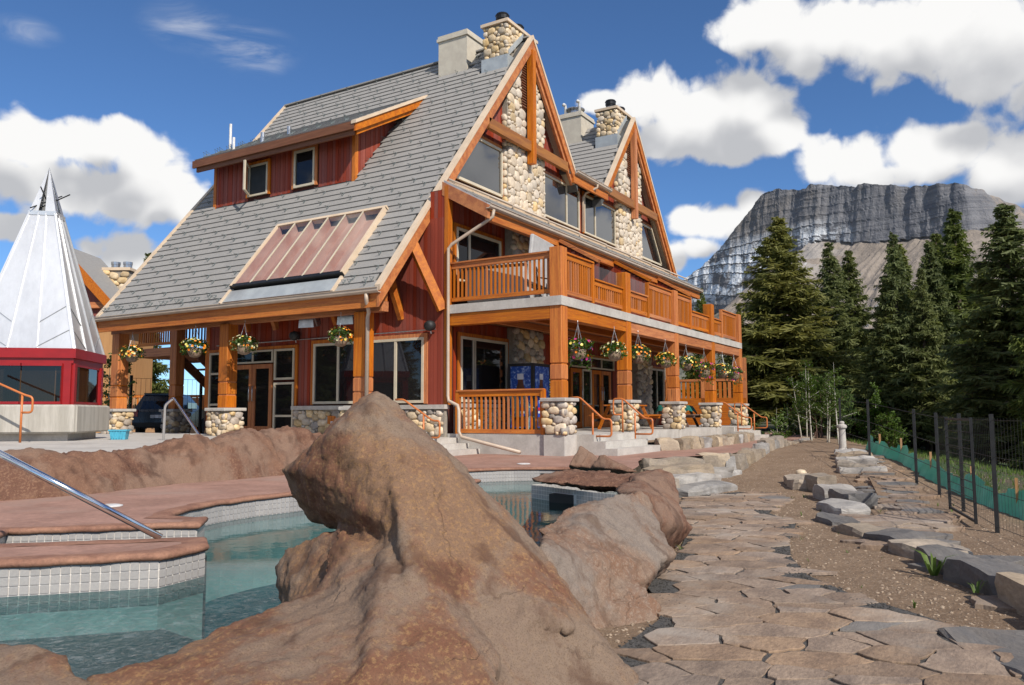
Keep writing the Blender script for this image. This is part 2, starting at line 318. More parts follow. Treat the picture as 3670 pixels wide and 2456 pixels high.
def net_mat():
    m = bpy.data.materials.new('silt_fabric'); m.use_nodes = True; q = NT(m.node_tree); bs = q.n['Principled BSDF']
    tc = q.add('ShaderNodeTexCoord'); n = q.noise(tc.outputs['Object'], 3, 5, .6)
    q.put(bs.inputs['Base Color'], q.ramp(n, [(.3, (.07, .50, .32)), (.7, (.18, .68, .48))])); bs.inputs['Roughness'].default_value = .6
    MATS['silt_fabric'] = m
net_mat()

# ------------------------------------------------------------------ mesh helpers
def link(o, parent=None):
    COL.objects.link(o)
    if parent is not None: o.parent = parent
    return o
def tag(o, label=None, cat=None, group=None, kind=None):
    if label: o['label'] = label
    if cat: o['category'] = cat
    if group: o['group'] = group
    if kind: o['kind'] = kind
    return o
def wloc(o):
    v = Vector(o.location)
    while o.parent is not None: o = o.parent; v += o.location
    return v
def thing(name, loc, label, cat, group=None):
    o = bpy.data.objects.new(name, None); o.location = loc; o.empty_display_size = .2; link(o); tag(o, label, cat, group); return o

class MB:
    """collects world-space polygons; build() links them as one mesh object"""
    def __init__(s): s.v = []; s.f = []
    def quad(s, *p):
        n = len(s.v); s.v += [tuple(q) for q in p]; s.f.append(tuple(range(n, n+len(p)))); return s
    def box(s, x0, x1, y0, y1, z0, z1):
        n = len(s.v); s.v += [(x0, y0, z0), (x1, y0, z0), (x1, y1, z0), (x0, y1, z0), (x0, y0, z1), (x1, y0, z1), (x1, y1, z1), (x0, y1, z1)]
        s.f += [tuple(n+i for i in q) for q in ((3, 2, 1, 0), (4, 5, 6, 7), (0, 1, 5, 4), (1, 2, 6, 5), (2, 3, 7, 6), (3, 0, 4, 7))]; return s
    def hexa(s, p):
        """p: 4 bottom points ccw, 4 top points ccw"""
        n = len(s.v); s.v += [tuple(q) for q in p]
        s.f += [tuple(n+i for i in q) for q in ((3, 2, 1, 0), (4, 5, 6, 7), (0, 1, 5, 4), (1, 2, 6, 5), (2, 3, 7, 6), (3, 0, 4, 7))]; return s
    def beam(s, a, b, w, h, side=None):
        """bar from a to b, w across (along side), h the other way"""
        a, b = Vector(a), Vector(b); d = (b-a).normalized()
        sd = Vector(side) if side is not None else (d.cross(Vector((0, 0, 1))) if abs(d.z) < .95 else Vector((1, 0, 0)))
        sd = (sd - d*sd.dot(d)).normalized(); u = sd.cross(d).normalized(); sd = sd*w/2; u = u*h/2
        return s.hexa([a-sd-u, a+sd-u, a+sd+u, a-sd+u, b-sd-u, b+sd-u, b+sd+u, b-sd+u])
    def tube(s, pts, r, n=8, caps=True, rs=None):
        pts = [Vector(p) for p in pts]; base = len(s.v); k = len(pts); prev = None
        for i, p in enumerate(pts):
            d = (pts[min(i+1, k-1)]-pts[max(i-1, 0)]).normalized()
            if prev is None: a = d.orthogonal().normalized()
            else: a = (prev-d*prev.dot(d)).normalized()
            prev = a; b = d.cross(a); rr = rs[i] if rs else r
            for j in range(n):
                t = 2*math.pi*j/n; s.v.append(tuple(p+(a*math.cos(t)+b*math.sin(t))*rr))
        for i in range(k-1):
            for j in range(n):
                a0 = base+i*n+j; a1 = base+i*n+(j+1) % n; s.f.append((a0, a1, a1+n, a0+n))
        if caps: s.f.append(tuple(base+j for j in reversed(range(n)))); s.f.append(tuple(base+(k-1)*n+j for j in range(n)))
        return s
    def prism(s, poly, z0, z1):
        n = len(s.v); k = len(poly)
        zb = z0 if callable(z0) else (lambda x, y: z0); zt = z1 if callable(z1) else (lambda x, y: z1)
        s.v += [(p[0], p[1], zb(*p[:2])) for p in poly]+[(p[0], p[1], zt(*p[:2])) for p in poly]
        s.f.append(tuple(n+i for i in reversed(range(k)))); s.f.append(tuple(n+k+i for i in range(k)))
        for i in range(k): j = (i+1) % k; s.f.append((n+i, n+j, n+k+j, n+k+i))
        return s
    def lathe(s, prof, c, n=16):
        base = len(s.v)
        for r_, z_ in prof:
            for j in range(n): t = 2*math.pi*j/n; s.v.append((c[0]+r_*math.cos(t), c[1]+r_*math.sin(t), c[2]+z_))
        for i in range(len(prof)-1):
            for j in range(n): a0 = base+i*n+j; a1 = base+i*n+(j+1) % n; s.f.append((a0, a1, a1+n, a0+n))
        s.f.append(tuple(base+j for j in reversed(range(n)))); s.f.append(tuple(base+(len(prof)-1)*n+j for j in range(n))); return s
    def mesh(s, name, m, off=(0, 0, 0), smooth=False, bevel=0):
        me = bpy.data.meshes.new(name); o = Vector(off)
        me.from_pydata([tuple(Vector(p)-o) for p in s.v], [], s.f)
        if bevel:
            bm = bmesh.new(); bm.from_mesh(me); bmesh.ops.bevel(bm, geom=bm.edges[:], offset=bevel, segments=1, affect='EDGES', clamp_overlap=True); bm.to_mesh(me); bm.free()
        me.update(); me.materials.append(MATS[m])
        if smooth: me.polygons.foreach_set('use_smooth', [True]*len(me.polygons))
        return me
    def build(s, name, m, parent=None, smooth=False, bevel=0, kind=None, label=None, cat=None, group=None):
        off = wloc(parent) if parent is not None else Vector((0, 0, 0))
        o = bpy.data.objects.new(name, s.mesh(name, m, off, smooth, bevel)); link(o, parent)
        return tag(o, label, cat, group, kind)
def flat(name, poly, z, m, parent=None, kind=None):
    """a level sheet from an outline"""
    bm = bmesh.new(); vs = [bm.verts.new((p[0], p[1], z)) for p in poly]; fc = bm.faces.new(vs)
    if fc.normal.z < 0 or True:
        fc.normal_update()
        if fc.normal.z < 0: fc.normal_flip()
    bmesh.ops.triangulate(bm, faces=[fc]); me = bpy.data.meshes.new(name)
    if parent is not None: bmesh.ops.translate(bm, verts=bm.verts, vec=-wloc(parent))
    bm.to_mesh(me); bm.free(); me.materials.append(MATS[m])
    o = bpy.data.objects.new(name, me); link(o, parent); return tag(o, kind=kind)
UNIT = {}
def unit_box(m):
    if m not in UNIT: UNIT[m] = MB().box(-.5, .5, -.5, .5, -.5, .5).mesh('unit_'+m, m)
    return UNIT[m]
def ubox(name, m, x0, x1, y0, y1, z0, z1, parent, rot=None):
    """a plain board that shares its mesh with others"""
    o = bpy.data.objects.new(name, unit_box(m)); link(o, parent)
    o.location = Vector(((x0+x1)/2, (y0+y1)/2, (z0+z1)/2))-wloc(parent); o.scale = (x1-x0, y1-y0, z1-z0)
    if rot: o.rotation_euler = rot
    return o
def copy_tree(o, parent=None):
    c = o.copy(); COL.objects.link(c); c.parent = parent
    for ch in list(o.children): copy_tree(ch, c)
    return c
# pebble-like stones that all cobble work shares
def stone_mesh(name, m, seed, sub=2, amp=.22, flatz=1.0):
    bm = bmesh.new(); bmesh.ops.create_icosphere(bm, subdivisions=sub, radius=.5)
    o = Vector((seed*3.1, seed*1.7, seed*.9))
    for v in bm.verts:
        n = noise.noise(v.co*2.2+o); q = v.co.normalized(); v.co = Vector([math.copysign(abs(c*2)**.78, c)*.5 for c in v.co])
        e = .82+.18*min(1, 1/(max(abs(q.x), abs(q.y), abs(q.z))*1.25)) ; v.co = v.co*(1+amp*n)*e*1.1; v.co.z *= flatz
    me = bpy.data.meshes.new(name); bm.to_mesh(me); bm.free(); me.materials.append(MATS[m]); me.polygons.foreach_set('use_smooth', [True]*len(me.polygons)); return me
STONES = [stone_mesh('river_stone', m, i) for i, m in enumerate(['river_stone']*4+['river_stone_pale']+['river_stone_grey']*2)]
PALE = [stone_mesh('pale_stone', 'river_stone_pale' if i < 4 else 'river_stone', i+10) for i in range(5)]
def cobbles(parent, org, u, n_, w, h, rng, size=(.14, .26), pool=None, depth=.13, skip=None, horiz=1.25):
    """cobblestones bedded in a wall face: org lower corner, u along, n_ outward, packed by relaxed darts"""
    pool = pool or STONES; u, n_ = Vector(u).normalized(), Vector(n_).normalized(); org = Vector(org)
    pts = []; tries = 0; smin, smax = size
    target = w*h
    for lvl in range(5):
        s = smax-(smax-smin)*lvl/4
        for _ in range(int(22*target/(s*s))+40):
            a, b = rng.uniform(s*.42, w-s*.42) if w > s*.9 else w/2, rng.uniform(s*.40, h-s*.38)
            sa = s*rng.uniform(.9, 1.15)*horiz; sb = s*rng.uniform(.8, 1.05)
            ok = True
            for (c, d, sc, sd_) in pts:
                if ((a-c)/((sa+sc)*.485))**2+((b-d)/((sb+sd_)*.485))**2 < 1: ok = False; break
            if ok and not (skip and skip(a, b)): pts.append((a, b, sa, sb))
    base = wloc(parent)
    for (a, b, sa, sb) in pts:
        o = bpy.data.objects.new('stone', rng.choice(pool)); link(o, parent)
        o.location = org+u*a+Vector((0, 0, b))+n_*(depth*.02)-base
        ang = math.atan2(u.y, u.x); o.rotation_euler = (rng.uniform(-.12, .12), rng.uniform(-.25, .25), ang)
        o.scale = (sa*1.04, depth*2*rng.uniform(.7, 1.0), sb*1.04)
ROCKS = {'main': [[(-12.41, -5.03, 0.56), (-12.55, -4.86, 0.41), (-12.59, -4.64, 0.12), (-12.54, -4.79, -0.13), (-12.21, -4.89, 0.66), (-12.18, -5.03, 0.58), (-12.36, -4.16, 0.1), (-12.28, -4.16, -0.07), (-12.22, -4.33, -0.25), (-11.86, -5.02, 0.35), (-11.76, -5.32, 0.0), (-11.83, -5.14, -0.42), (-12.63, -5.41, -0.19), (-12.4, -5.46, 0.19), (-12.45, -5.64, 0.04), (-12.78, -5.72, -0.27), (-12.58, -5.02, -0.06)], [(-12.2, -4.9, 0.62), (-12.21, -5.07, 0.55), (-11.98, -5.29, 0.22), (-11.84, -5.39, 0.02), (-11.74, -5.71, -0.19), (-11.76, -5.93, -0.45), (-11.86, -6.29, -0.72), (-12.14, -6.84, -1.04), (-12.61, -6.81, -1.25), (-13.05, -6.68, -1.12), (-13.49, -6.37, -0.97), (-12.78, -5.54, -0.22), (-12.46, -5.1, -0.2), (-12.46, -5.19, 0.32), (-11.7, -4.9, 0.33), (-11.41, -5.23, -0.47), (-13.15, -6.12, -0.64), (-12.97, -5.78, -0.4)], [(-12.43, -4.84, -0.26), (-12.48, -4.66, -0.31), (-12.52, -4.38, -0.41), (-12.54, -4.33, -0.53), (-12.71, -4.58, -0.81), (-12.54, -4.98, -0.19), (-12.91, -5.79, -0.34), (-13.21, -5.9, -0.7), (-13.61, -5.98, -0.97), (-13.14, -5.23, -0.77), (-13.41, -6.31, -0.97), (-12.33, -4.82, -1.91), (-12.04, -5.3, -0.81)], [(-12.93, -4.81, -0.73), (-13.34, -4.96, -0.67), (-13.88, -5.1, -0.68), (-14.27, -5.04, -0.68), (-14.54, -5.06, -0.74), (-14.5, -5.71, -0.81), (-13.88, -6.34, -0.81), (-12.87, -5.15, -0.48), (-13.09, -5.65, -0.5), (-13.09, -5.19, -1.54), (-13.58, -5.06, -0.95)], [(-13.22, -5.3, -0.74), (-13.19, -6.15, -0.63), (-13.92, -6.26, -0.81), (-13.56, -6.65, -0.85), (-13.11, -5.81, -0.5), (-12.88, -5.92, -0.4), (-12.88, -5.23, -0.47), (-12.65, -5.42, -0.16), (-12.93, -6.37, -0.7), (-12.87, -5.92, -1.67)], [(-12.67, -4.99, -0.18), (-12.95, -5.52, -0.4), (-13.22, -6.11, -0.61), (-13.44, -6.57, -0.8), (-13.09, -5.14, -0.66), (-13.43, -5.82, -0.78), (-12.88, -5.92, -0.42), (-13.0, -6.36, -0.69), (-13.23, -6.62, -0.86)], [(-12.01, -5.49, 0.03), (-12.08, -5.74, -0.09), (-12.25, -6.09, -0.39), (-12.37, -6.52, -0.71), (-12.6, -6.25, -0.62), (-12.54, -5.92, -0.28), (-11.81, -5.94, -0.42), (-12.26, -5.49, 0.1)], [(-13.01, -4.6, -0.73), (-12.98, -4.65, -0.69), (-12.88, -4.7, -0.7), (-12.94, -4.8, -0.78), (-13.09, -4.82, -0.83), (-13.1, -4.71, -0.83)]], 'corner': [[(-14.66, -4.52, -0.49), (-14.53, -4.74, -0.47), (-14.46, -4.95, -0.46), (-14.43, -5.1, -0.49), (-14.47, -5.41, -0.54), (-14.54, -5.66, -0.63), (-15.03, -5.42, -0.67), (-14.89, -4.71, -0.56), (-14.74, -5.7, -0.79), (-14.42, -4.64, -0.97)]], 'near': [[(-10.44, -5.92, -0.75), (-10.67, -5.82, -0.81), (-10.5, -6.11, -0.78), (-10.56, -6.27, -0.91), (-10.61, -6.36, -1.05), (-10.91, -6.25, -1.08), (-11.18, -6.1, -1.05), (-11.09, -5.85, -1.06), (-10.89, -5.83, -0.85), (-10.52, -5.94, -1.53)], [(-10.6, -5.23, -0.43), (-10.02, -5.24, -0.35), (-9.23, -5.39, -0.24), (-8.81, -5.48, -0.32), (-9.03, -5.67, -0.54), (-9.29, -5.98, -0.78), (-9.8, -5.9, -0.79), (-10.61, -5.92, -0.79), (-11.08, -5.74, -0.73), (-11.16, -5.64, -0.54), (-10.31, -5.58, -1.2), (-8.88, -5.6, -1.21)], [(-11.55, -5.79, -0.44), (-11.2, -5.84, -0.7), (-11.11, -5.95, -0.92), (-10.42, -5.87, -0.7), (-10.82, -5.46, -0.39), (-11.34, -6.04, -0.98), (-10.18, -6.03, -0.86), (-9.64, -5.98, -0.81), (-10.65, -5.74, -1.53)], [(-9.9, -5.6, -0.47), (-10.04, -5.82, -0.65), (-9.73, -5.93, -0.73), (-9.86, -5.9, -0.78), (-10.38, -5.74, -0.65)]], 'back': [[(-8.81, -5.49, -0.31), (-7.52, -4.71, -0.3), (-6.52, -4.96, -0.61), (-8.83, -5.61, -0.55), (-7.26, -5.43, -0.85), (-8.77, -5.47, -0.74), (-8.53, -4.99, -0.28), (-6.47, -4.5, -0.31), (-7.69, -5.24, -1.23)], [(-5.59, -4.6, -0.34), (-5.34, -4.24, -0.3), (-5.53, -3.92, -0.36), (-6.01, -4.83, -0.56), (-6.29, -4.94, -0.67), (-7.5, -5.07, -0.69), (-7.32, -4.84, -0.36), (-6.87, -4.42, -0.37), (-5.73, -4.63, -1.02)], [(-7.32, -5.0, -0.56), (-6.85, -5.32, -0.91), (-7.2, -5.33, -0.91), (-8.15, -5.32, -0.83), (-6.51, -4.95, -0.69), (-7.97, -5.11, -0.44), (-6.88, -5.05, -1.07)]], 'ledge2': [[(-6.79, -3.01, -0.37), (-6.02, -3.11, -0.34), (-5.48, -3.62, -0.35), (-5.81, -4.23, -0.38), (-6.65, -4.39, -0.44), (-6.85, -3.86, -0.45), (-6.93, -3.15, -0.41), (-6.26, -3.3, -0.31), (-6.78, -3.0, -0.42), (-6.45, -4.3, -0.56)]], 'peaks': [[(-4.39, -2.57, 0.05), (-4.76, -2.49, -0.29), (-4.53, -2.51, -0.17), (-4.3, -2.7, -0.11), (-4.43, -3.03, -0.31), (-4.56, -2.42, -0.36), (-4.29, -3.24, -0.39), (-3.88, -2.41, -0.13), (-3.81, -2.87, -0.49)], [(-4.49, -2.98, -0.07), (-4.65, -2.86, -0.3), (-4.63, -3.46, -0.35), (-4.39, -3.66, -0.39), (-4.38, -3.13, -0.24), (-4.25, -2.91, -0.46)]]}
# ------------------------------------------------------------------ terrain
def ss(v, a, b):
    t = max(0., min(1., (v-a)/(b-a))); return t*t*(3-2*t)
EDGE = [(-30, -9.5), (-13.5, -6.0), (-10.5, -5.55), (-6.4, -4.5), (-3, -3.15), (2, -2.35), (6, -2.4), (16.4, -1.75), (24, -1.2), (60, 3), (120, 8)]
def edge_y(x):
    for (a, b), (c, d) in zip(EDGE, EDGE[1:]):
        if a <= x <= c: return b+(d-b)*(x-a)/(c-a)
    return -9.5 if x < 0 else 8
def terrain(x, y):
    z = -1.02+.16*ss(x, -1.2, 4)+.30*ss(x, 1.5, 8)+.06*ss(x, 8, 19)
    fl = -8.44+(x+4.4)*.285; d = fl-y-.6                      # beyond the fence the bank falls away
    if d > 0: z -= min(d*.16, 1.2+.02*d) if x > -8 else min(d*.05, .6)
    e = y-edge_y(x)
    if x < 25: z -= 1.7*ss(e, -.05, .5)
    z += .016*noise.noise(Vector((x*.9, y*.9, 0)))+.25*noise.noise(Vector((x*.06, y*.06, 3)))*ss(x, 14, 30)
    return z
def terrain_mesh():
    xs = np.concatenate([np.arange(-24, -14, .6), np.arange(-14, 12, .18), np.arange(12, 40, .8), np.arange(40, 140, 6), np.array([180, 260, 400, 700, 1200, 2200, 4000])])
    ys = np.concatenate([np.array([-3000, -1500, -700, -300, -150]), np.arange(-80, -16, 5), np.arange(-16, -10.5, .5), np.arange(-10.5, -1, .16), np.arange(-1, 20, 1.2), np.array([25, 40, 60, 90, 140, 260, 500, 1000, 2400])])
    v = [(float(x), float(y), terrain(float(x), float(y))) for y in ys for x in xs]; nx = len(xs)
    f = [(j*nx+i, j*nx+i+1, (j+1)*nx+i+1, (j+1)*nx+i) for j in range(len(ys)-1) for i in range(nx-1)]
    m = MB(); m.v = v; m.f = f; return m
def ground_mat():
    """bare soil by the path, needle litter and moss under the trees"""
    m = bpy.data.materials.new('ground_soil'); m.use_nodes = True; q = NT(m.node_tree); bs = q.n['Principled BSDF']
    tc = q.add('ShaderNodeTexCoord'); v = tc.outputs['Object']
    n1 = q.noise(v, 1.2, 6, .6); n2 = q.noise(v, 34, 4, .7); n3 = q.noise(v, 9, 5, .7)
    c = q.mix(q.sstep(n1, .35, .65), (.20, .13, .078), (.25, .17, .108)); c = q.mix(q.sstep(n3, .45, .75), c, (.15, .095, .056))
    c = q.mix(q.math('MULTIPLY', q.sstep(n2, .56, .7), .8), c, (.46, .37, .28)); c = q.mix(q.math('MULTIPLY', q.sstep(n2, .44, .3), .7), c, (.12, .075, .045))
    sp = q.add('ShaderNodeSeparateXYZ'); q.put(sp.inputs[0], v)
    side = q.math('SUBTRACT', q.math('MULTIPLY', sp.outputs[0], .253), sp.outputs[1])       # past the fence line
    wob = q.math('MULTIPLY', q.math('SUBTRACT', q.noise(v, .5, 3), .5), 2.0)
    past = q.sstep(q.math('ADD', side, wob), 7.6, 8.8); farx = q.sstep(q.math('ADD', sp.outputs[0], wob), 19, 25)
    ff = q.mix(q.sstep(q.noise(v, .35, 5, .65), .42, .62), (.085, .062, .040), (.035, .065, .014))
    c = q.mix(q.math('MAXIMUM', past, farx), c, ff)
    q.put(bs.inputs['Base Color'], c); bs.inputs['Roughness'].default_value = .95
    b = q.add('ShaderNodeBump'); b.inputs['Strength'].default_value = .9; b.inputs['Distance'].default_value = .03
    q.put(b.inputs['Height'], q.math('ADD', q.noise(v, 30, 6, .7), q.noise(v, 6, 4))); q.put(bs.inputs['Normal'], b.outputs[0]); MATS['ground_soil'] = m
ground_mat()
terrain_mesh().build('ground', 'ground_soil', smooth=True, kind='structure')

# ------------------------------------------------------------------ flagstone path
PATH = [(-17, -7.9), (-13.5, -6.75), (-12.1, -6.5), (-11.1, -6.46), (-10.5, -6.42), (-9.74, -5.96), (-8.68, -5.7), (-7.99, -5.61), (-6.44, -5.18), (-4.24, -4.18), (-2.4, -3.75),
        (-1.0, -4.3), (-.87, -4.81), (-2.29, -5.24), (-4.0, -5.39), (-4.87, -5.99), (-6.45, -6.24), (-7.62, -6.51), (-8.56, -6.86), (-9.24, -7.37), (-9.63, -7.83), (-10.08, -8.3), (-11.0, -8.9), (-12.5, -9.8), (-16, -11)]
RPATH = [(-10.2, -8.95), (-9.3, -8.62), (-8.36, -8.32), (-7.67, -8.0), (-6.57, -7.6), (-5.77, -7.12), (-4.2, -6.4), (-3.4, -6.9), (-2.6, -6.95), (-.26, -6.5), (2.54, -5.99), (4.6, -5.65), (6.4, -5.2),
         (6.7, -5.75), (4.6, -6.2), (.84, -6.95), (-1.0, -7.4), (-3.3, -7.75), (-4.3, -7.95), (-5.7, -8.02), (-6.79, -8.4), (-7.89, -8.75), (-9.2, -9.3)]
def inside(p, poly):
    c = False; n = len(poly); j = n-1
    for i in range(n):
        if (poly[i][1] > p[1]) != (poly[j][1] > p[1]) and p[0] < (poly[j][0]-poly[i][0])*(p[1]-poly[i][1])/(poly[j][1]-poly[i][1])+poly[i][0]: c = not c
        j = i
    return c
def clip(poly, n, d):
    out = []
    for i in range(len(poly)):
        a, b = poly[i], poly[(i+1) % len(poly)]; da = a[0]*n[0]+a[1]*n[1]-d; db = b[0]*n[0]+b[1]*n[1]-d
        if da <= 0: out.append(a)
        if (da < 0) != (db < 0):
            t = da/(da-db); out.append((a[0]+(b[0]-a[0])*t, a[1]+(b[1]-a[1])*t))
    return out
AXR = (Vector((.518, -.855)), Vector((.855, .518)))         # stones lie long across the path
def voronoi_cells(seeds, gap, rng, k=1.5):
    """weighted cells in a stretched metric: uneven, angular slabs"""
    wt = [rng.uniform(-.06, .06) for _ in seeds]; tr = [(Vector(s).dot(AXR[0])/k, Vector(s).dot(AXR[1])) for s in seeds]; cells = []
    for i, s in enumerate(tr):
        poly = [(s[0]-1, s[1]-1), (s[0]+1, s[1]-1), (s[0]+1, s[1]+1), (s[0]-1, s[1]+1)]
        for j, q in enumerate(tr):
            if j == i: continue
            dx, dy = q[0]-s[0], q[1]-s[1]; L = math.hypot(dx, dy)
            if L > 2.0: continue
            n = (dx/L, dy/L); poly = clip(poly, n, (s[0]*n[0]+s[1]*n[1])+L/2+(wt[i]-wt[j])*.5/L*.35-gap)
            if len(poly) < 3: break
        cells.append([tuple(AXR[0]*(p[0]*k)+AXR[1]*p[1]) for p in poly])
    return cells
def slab_mesh(name, poly, top, thick, rng, m, tilt=0., zf=None, parent=None, rough=.017, dome=0):
    """one flagstone: wavy outline, chamfered rim"""
    c = Vector((sum(p[0] for p in poly)/len(poly), sum(p[1] for p in poly)/len(poly), 0)); pts = []
    for i in range(len(poly)):
        a, b = Vector((*poly[i], 0)), Vector((*poly[(i+1) % len(poly)], 0)); L = (b-a).length
        k = 1 if L < .08 else (2 if L < .16 else (3 if L < .3 else 5))
        for j in range(k):
            p = a.lerp(b, j/k); p += Vector((rng.uniform(-1, 1), rng.uniform(-1, 1), 0))*(rough if j else rough*.6)
            
            pts.append(p)
    tx, ty = rng.uniform(-tilt, tilt), rng.uniform(-tilt, tilt); n = len(pts); mb = MB()
    def zz(p, d=0): return top+(p.x-c.x)*tx+(p.y-c.y)*ty+(zf(p.x, p.y) if zf else 0)+d
    for (k, dz) in ((1.0, -thick), (1.0, -.004), (.988, 0)):
        for p in pts: q = c.lerp(p, k); mb.v.append((q.x, q.y, zz(q, dz)))
    for r_ in (0, 1):
        for i in range(n): j = (i+1) % n; mb.f.append((r_*n+i, r_*n+j, (r_+1)*n+j, (r_+1)*n+i))
    mb.f.append(tuple(2*n+i for i in range(n)))
    return mb.build(name, m, parent)
def offset_path(p, d):
    out = []
    for i in range(len(p)):
        a = Vector(p[max(i-1, 0)]); b = Vector(p[i]); c = Vector(p[min(i+1, len(p)-1)])
        n1 = (b-a); n2 = (c-b)
        if n1.length < 1e-6: n1 = n2
        if n2.length < 1e-6: n2 = n1
        n1 = Vector((n1.y, -n1.x)).normalized(); n2 = Vector((n2.y, -n2.x)).normalized(); n = (n1+n2)
        if n.length < .2: n = n1
        n.normalize(); k = 1/max(.5, n.dot(n1)); out.append((b.x+n.x*d*k, b.y+n.y*d*k))
    return out
def flags(name, poly, rad, rng, zf, margin=1.2, stretch=1.0, ang=0.):
    wide = offset_path(poly, -.06); xs = [p[0] for p in poly]; ys = [p[1] for p in poly]; seeds = []
    for _ in range(9000):
        p = (rng.uniform(min(xs)-margin, max(xs)+margin), rng.uniform(min(ys)-margin, max(ys)+margin)); r_ = rad*rng.uniform(.5, 1.3)
        if all(math.hypot((p[0]-s[0])*.518/1.5-(p[1]-s[1])*.855/1.5, (p[0]-s[0])*.855+(p[1]-s[1])*.518) > r_ for s in seeds): seeds.append(p)
    cells = voronoi_cells(seeds, .008, rng)
    return [c for s, c in zip(seeds, cells) if len(c) > 2 and inside(s, wide)]
rng = random.Random(21)
bed = MB().prism(offset_path(PATH, -.09), -1.2, -1.0).build('path_bed', 'dark_gravel', kind='structure')
path = MB().prism([(x*.999, y) for x, y in PATH], -1.19, -1.03).build('path', 'dark_gravel', kind='structure')
for c in flags('flagstone', PATH, .30, rng, None):
    cx, cy = sum(p[0] for p in c)/len(c), sum(p[1] for p in c)/len(c)
    if (cx+16.43)*.855+(cy+8.55)*.519 < 3.4: continue
    slab_mesh('flagstone', c, -.988+rng.uniform(-.006, .005), .03, rng, 'flagstone_dark' if rng.random() < .035 else 'flagstone', .006, parent=path)
rpath = MB().prism([(x, y) for x, y in RPATH[5:18]], lambda x, y: terrain(x, y)-.2, lambda x, y: terrain(x, y)-.02).build('upper_path', 'ground_soil', kind='structure')
for c in flags('flagstone', RPATH, .42, rng, None):
    cx, cy = sum(p[0] for p in c)/len(c), sum(p[1] for p in c)/len(c)
    slab_mesh('flagstone', c, terrain(cx, cy)+.035+rng.uniform(-.01, .02), .12, rng, 'flagstone_dark' if rng.random() < .3 else 'flagstone', .03, parent=rpath)

# loose gravel: dark chips along the path rim, pale pebbles on the soil
def pebbles(name, pts, m, smin, smax, rng, squash=.6, zoff=0.):
    mb = MB(); ico = bmesh.new(); bmesh.ops.create_icosphere(ico, subdivisions=1, radius=1); iv = [v.co.copy() for v in ico.verts]; fi = [tuple(v.index for v in f.verts) for f in ico.faces]; ico.free()
    for (x, y, z) in pts:
        s = smin+(smax-smin)*rng.random()**2.2; e = Euler((rng.random()*6, rng.random()*6, rng.random()*6)).to_matrix(); b = len(mb.v)
        sc = Vector((1, rng.uniform(.6, 1), rng.uniform(.45, .8)))
        for v in iv:
            q = e @ Vector((v.x*sc.x, v.y*sc.y, v.z*sc.z)); mb.v.append((x+q.x*s, y+q.y*s, z+q.z*s*squash+zoff))
        mb.f += [tuple(b+i for i in f) for f in fi]
    return mb.build(name, m, kind='stuff')
pts = []
for (a, b) in list(zip(PATH, PATH[1:])):
    L = math.hypot(b[0]-a[0], b[1]-a[1])
    if a[0] < -14: continue
    for _ in range(int(L*150)):
        t = rng.random(); x, y = a[0]+(b[0]-a[0])*t, a[1]+(b[1]-a[1])*t; x += rng.gauss(0, .05); y += rng.gauss(0, .06); pts.append((x, y, -.998))
pebbles('gravel', pts, 'dark_gravel', .006, .02, rng)['label'] = 'dark gravel chips along the rim of the flagstone path'
pts = []
while len(pts) < 9000:
    x, y = rng.uniform(-12.5, 6), rng.uniform(-10, -2.6)
    if inside((x, y), PATH) or y > edge_y(x)-.25: continue
    if rng.random() > min(1, 4.5/((x+16.4)**2+(y+8.5)**2)**.5*.9): continue
    pts.append((x, y, terrain(x, y)))
pebbles('gravel', pts, 'pebble', .005, .024, rng)['label'] = 'pale pebbles and grit lying on the bare brown soil'

# ------------------------------------------------------------------ patio, pool, coping and tiles
ZP, ZW = -.48, -.715
POOL_EDGE = [(-14.6, .55), (-12.92, -1.55), (-12.67, -1.21)]
EDGE_IN = [(-14.3, -.1), (-12.95, -1.5), (-12.70, -1.20), (-11.62, -2.30), (-11.32, -2.02), (-11.47, -1.62), (-11.20, -1.37), (-10.88, -1.18), (-10.57, -1.04), (-10.25, -.95), (-9.73, -.90), (-9.24, -.95), (-8.4, -1.02), (-7.55, -1.3), (-7.05, -1.75), (-6.89, -2.01), (-6.34, -1.84), (-6.2, -1.3), (-5.75, -.65), (-5.13, -.31), (-4.72, -.42), (-4.32, -.66), (-3.92, -1.0), (-3.62, -1.36), (-3.39, -1.78), (-3.30, -2.4), (-3.34, -3.05)]
patio_poly = EDGE_IN+[(-2.2, -2.7), (-.9, -2.15), (-.06, -1.92), (.77, -2.27), (1.9, -2.66), (2.35, -3.0), (5.07, -2.78), (8.65, -2.45), (16.35, -2.0), (24, -1.3), (24, 4), (.6, 4), (-2.2, 3.6), (-4.6, 2.6), (-7.0, 1.9), (-9.2, 2.0), (-11.5, 1.9), (-15.5, 3.0), (-15.5, .6)]
flat('patio', patio_poly, ZP, 'patio', kind='structure')
def densify(p, step):
    out = []
    for a, b in zip(p, p[1:]):
        L = math.hypot(b[0]-a[0], b[1]-a[1]); k = max(1, int(L/step))
        out += [(a[0]+(b[0]-a[0])*i/k, a[1]+(b[1]-a[1])*i/k) for i in range(k)]
    return out+[p[-1]]
def coping(name, p, z, rng, closed=False):
    """hand-formed rounded rim of coloured concrete"""
    p = densify(p, .09); prof = [(-.16, .003), (-.05, .009), (.010, .007), (.030, -.006), (.034, -.024), (.022, -.045), (-.03, -.05)]
    rows = [offset_path(p, d) for d, _ in prof]; mb = MB(); n = len(p)
    for (d, h), row in zip(prof, rows):
        for i, q in enumerate(row):
            w = noise.noise(Vector((q[0]*5, q[1]*5, d*9)))*.008; mb.v.append((q[0]+w, q[1]+w, z+h+w))
    for j in range(len(prof)-1):
        for i in range(n-1): mb.f.append((j*n+i, j*n+i+1, (j+1)*n+i+1, (j+1)*n+i))
    return mb.build(name, 'coping', smooth=True, kind='structure')
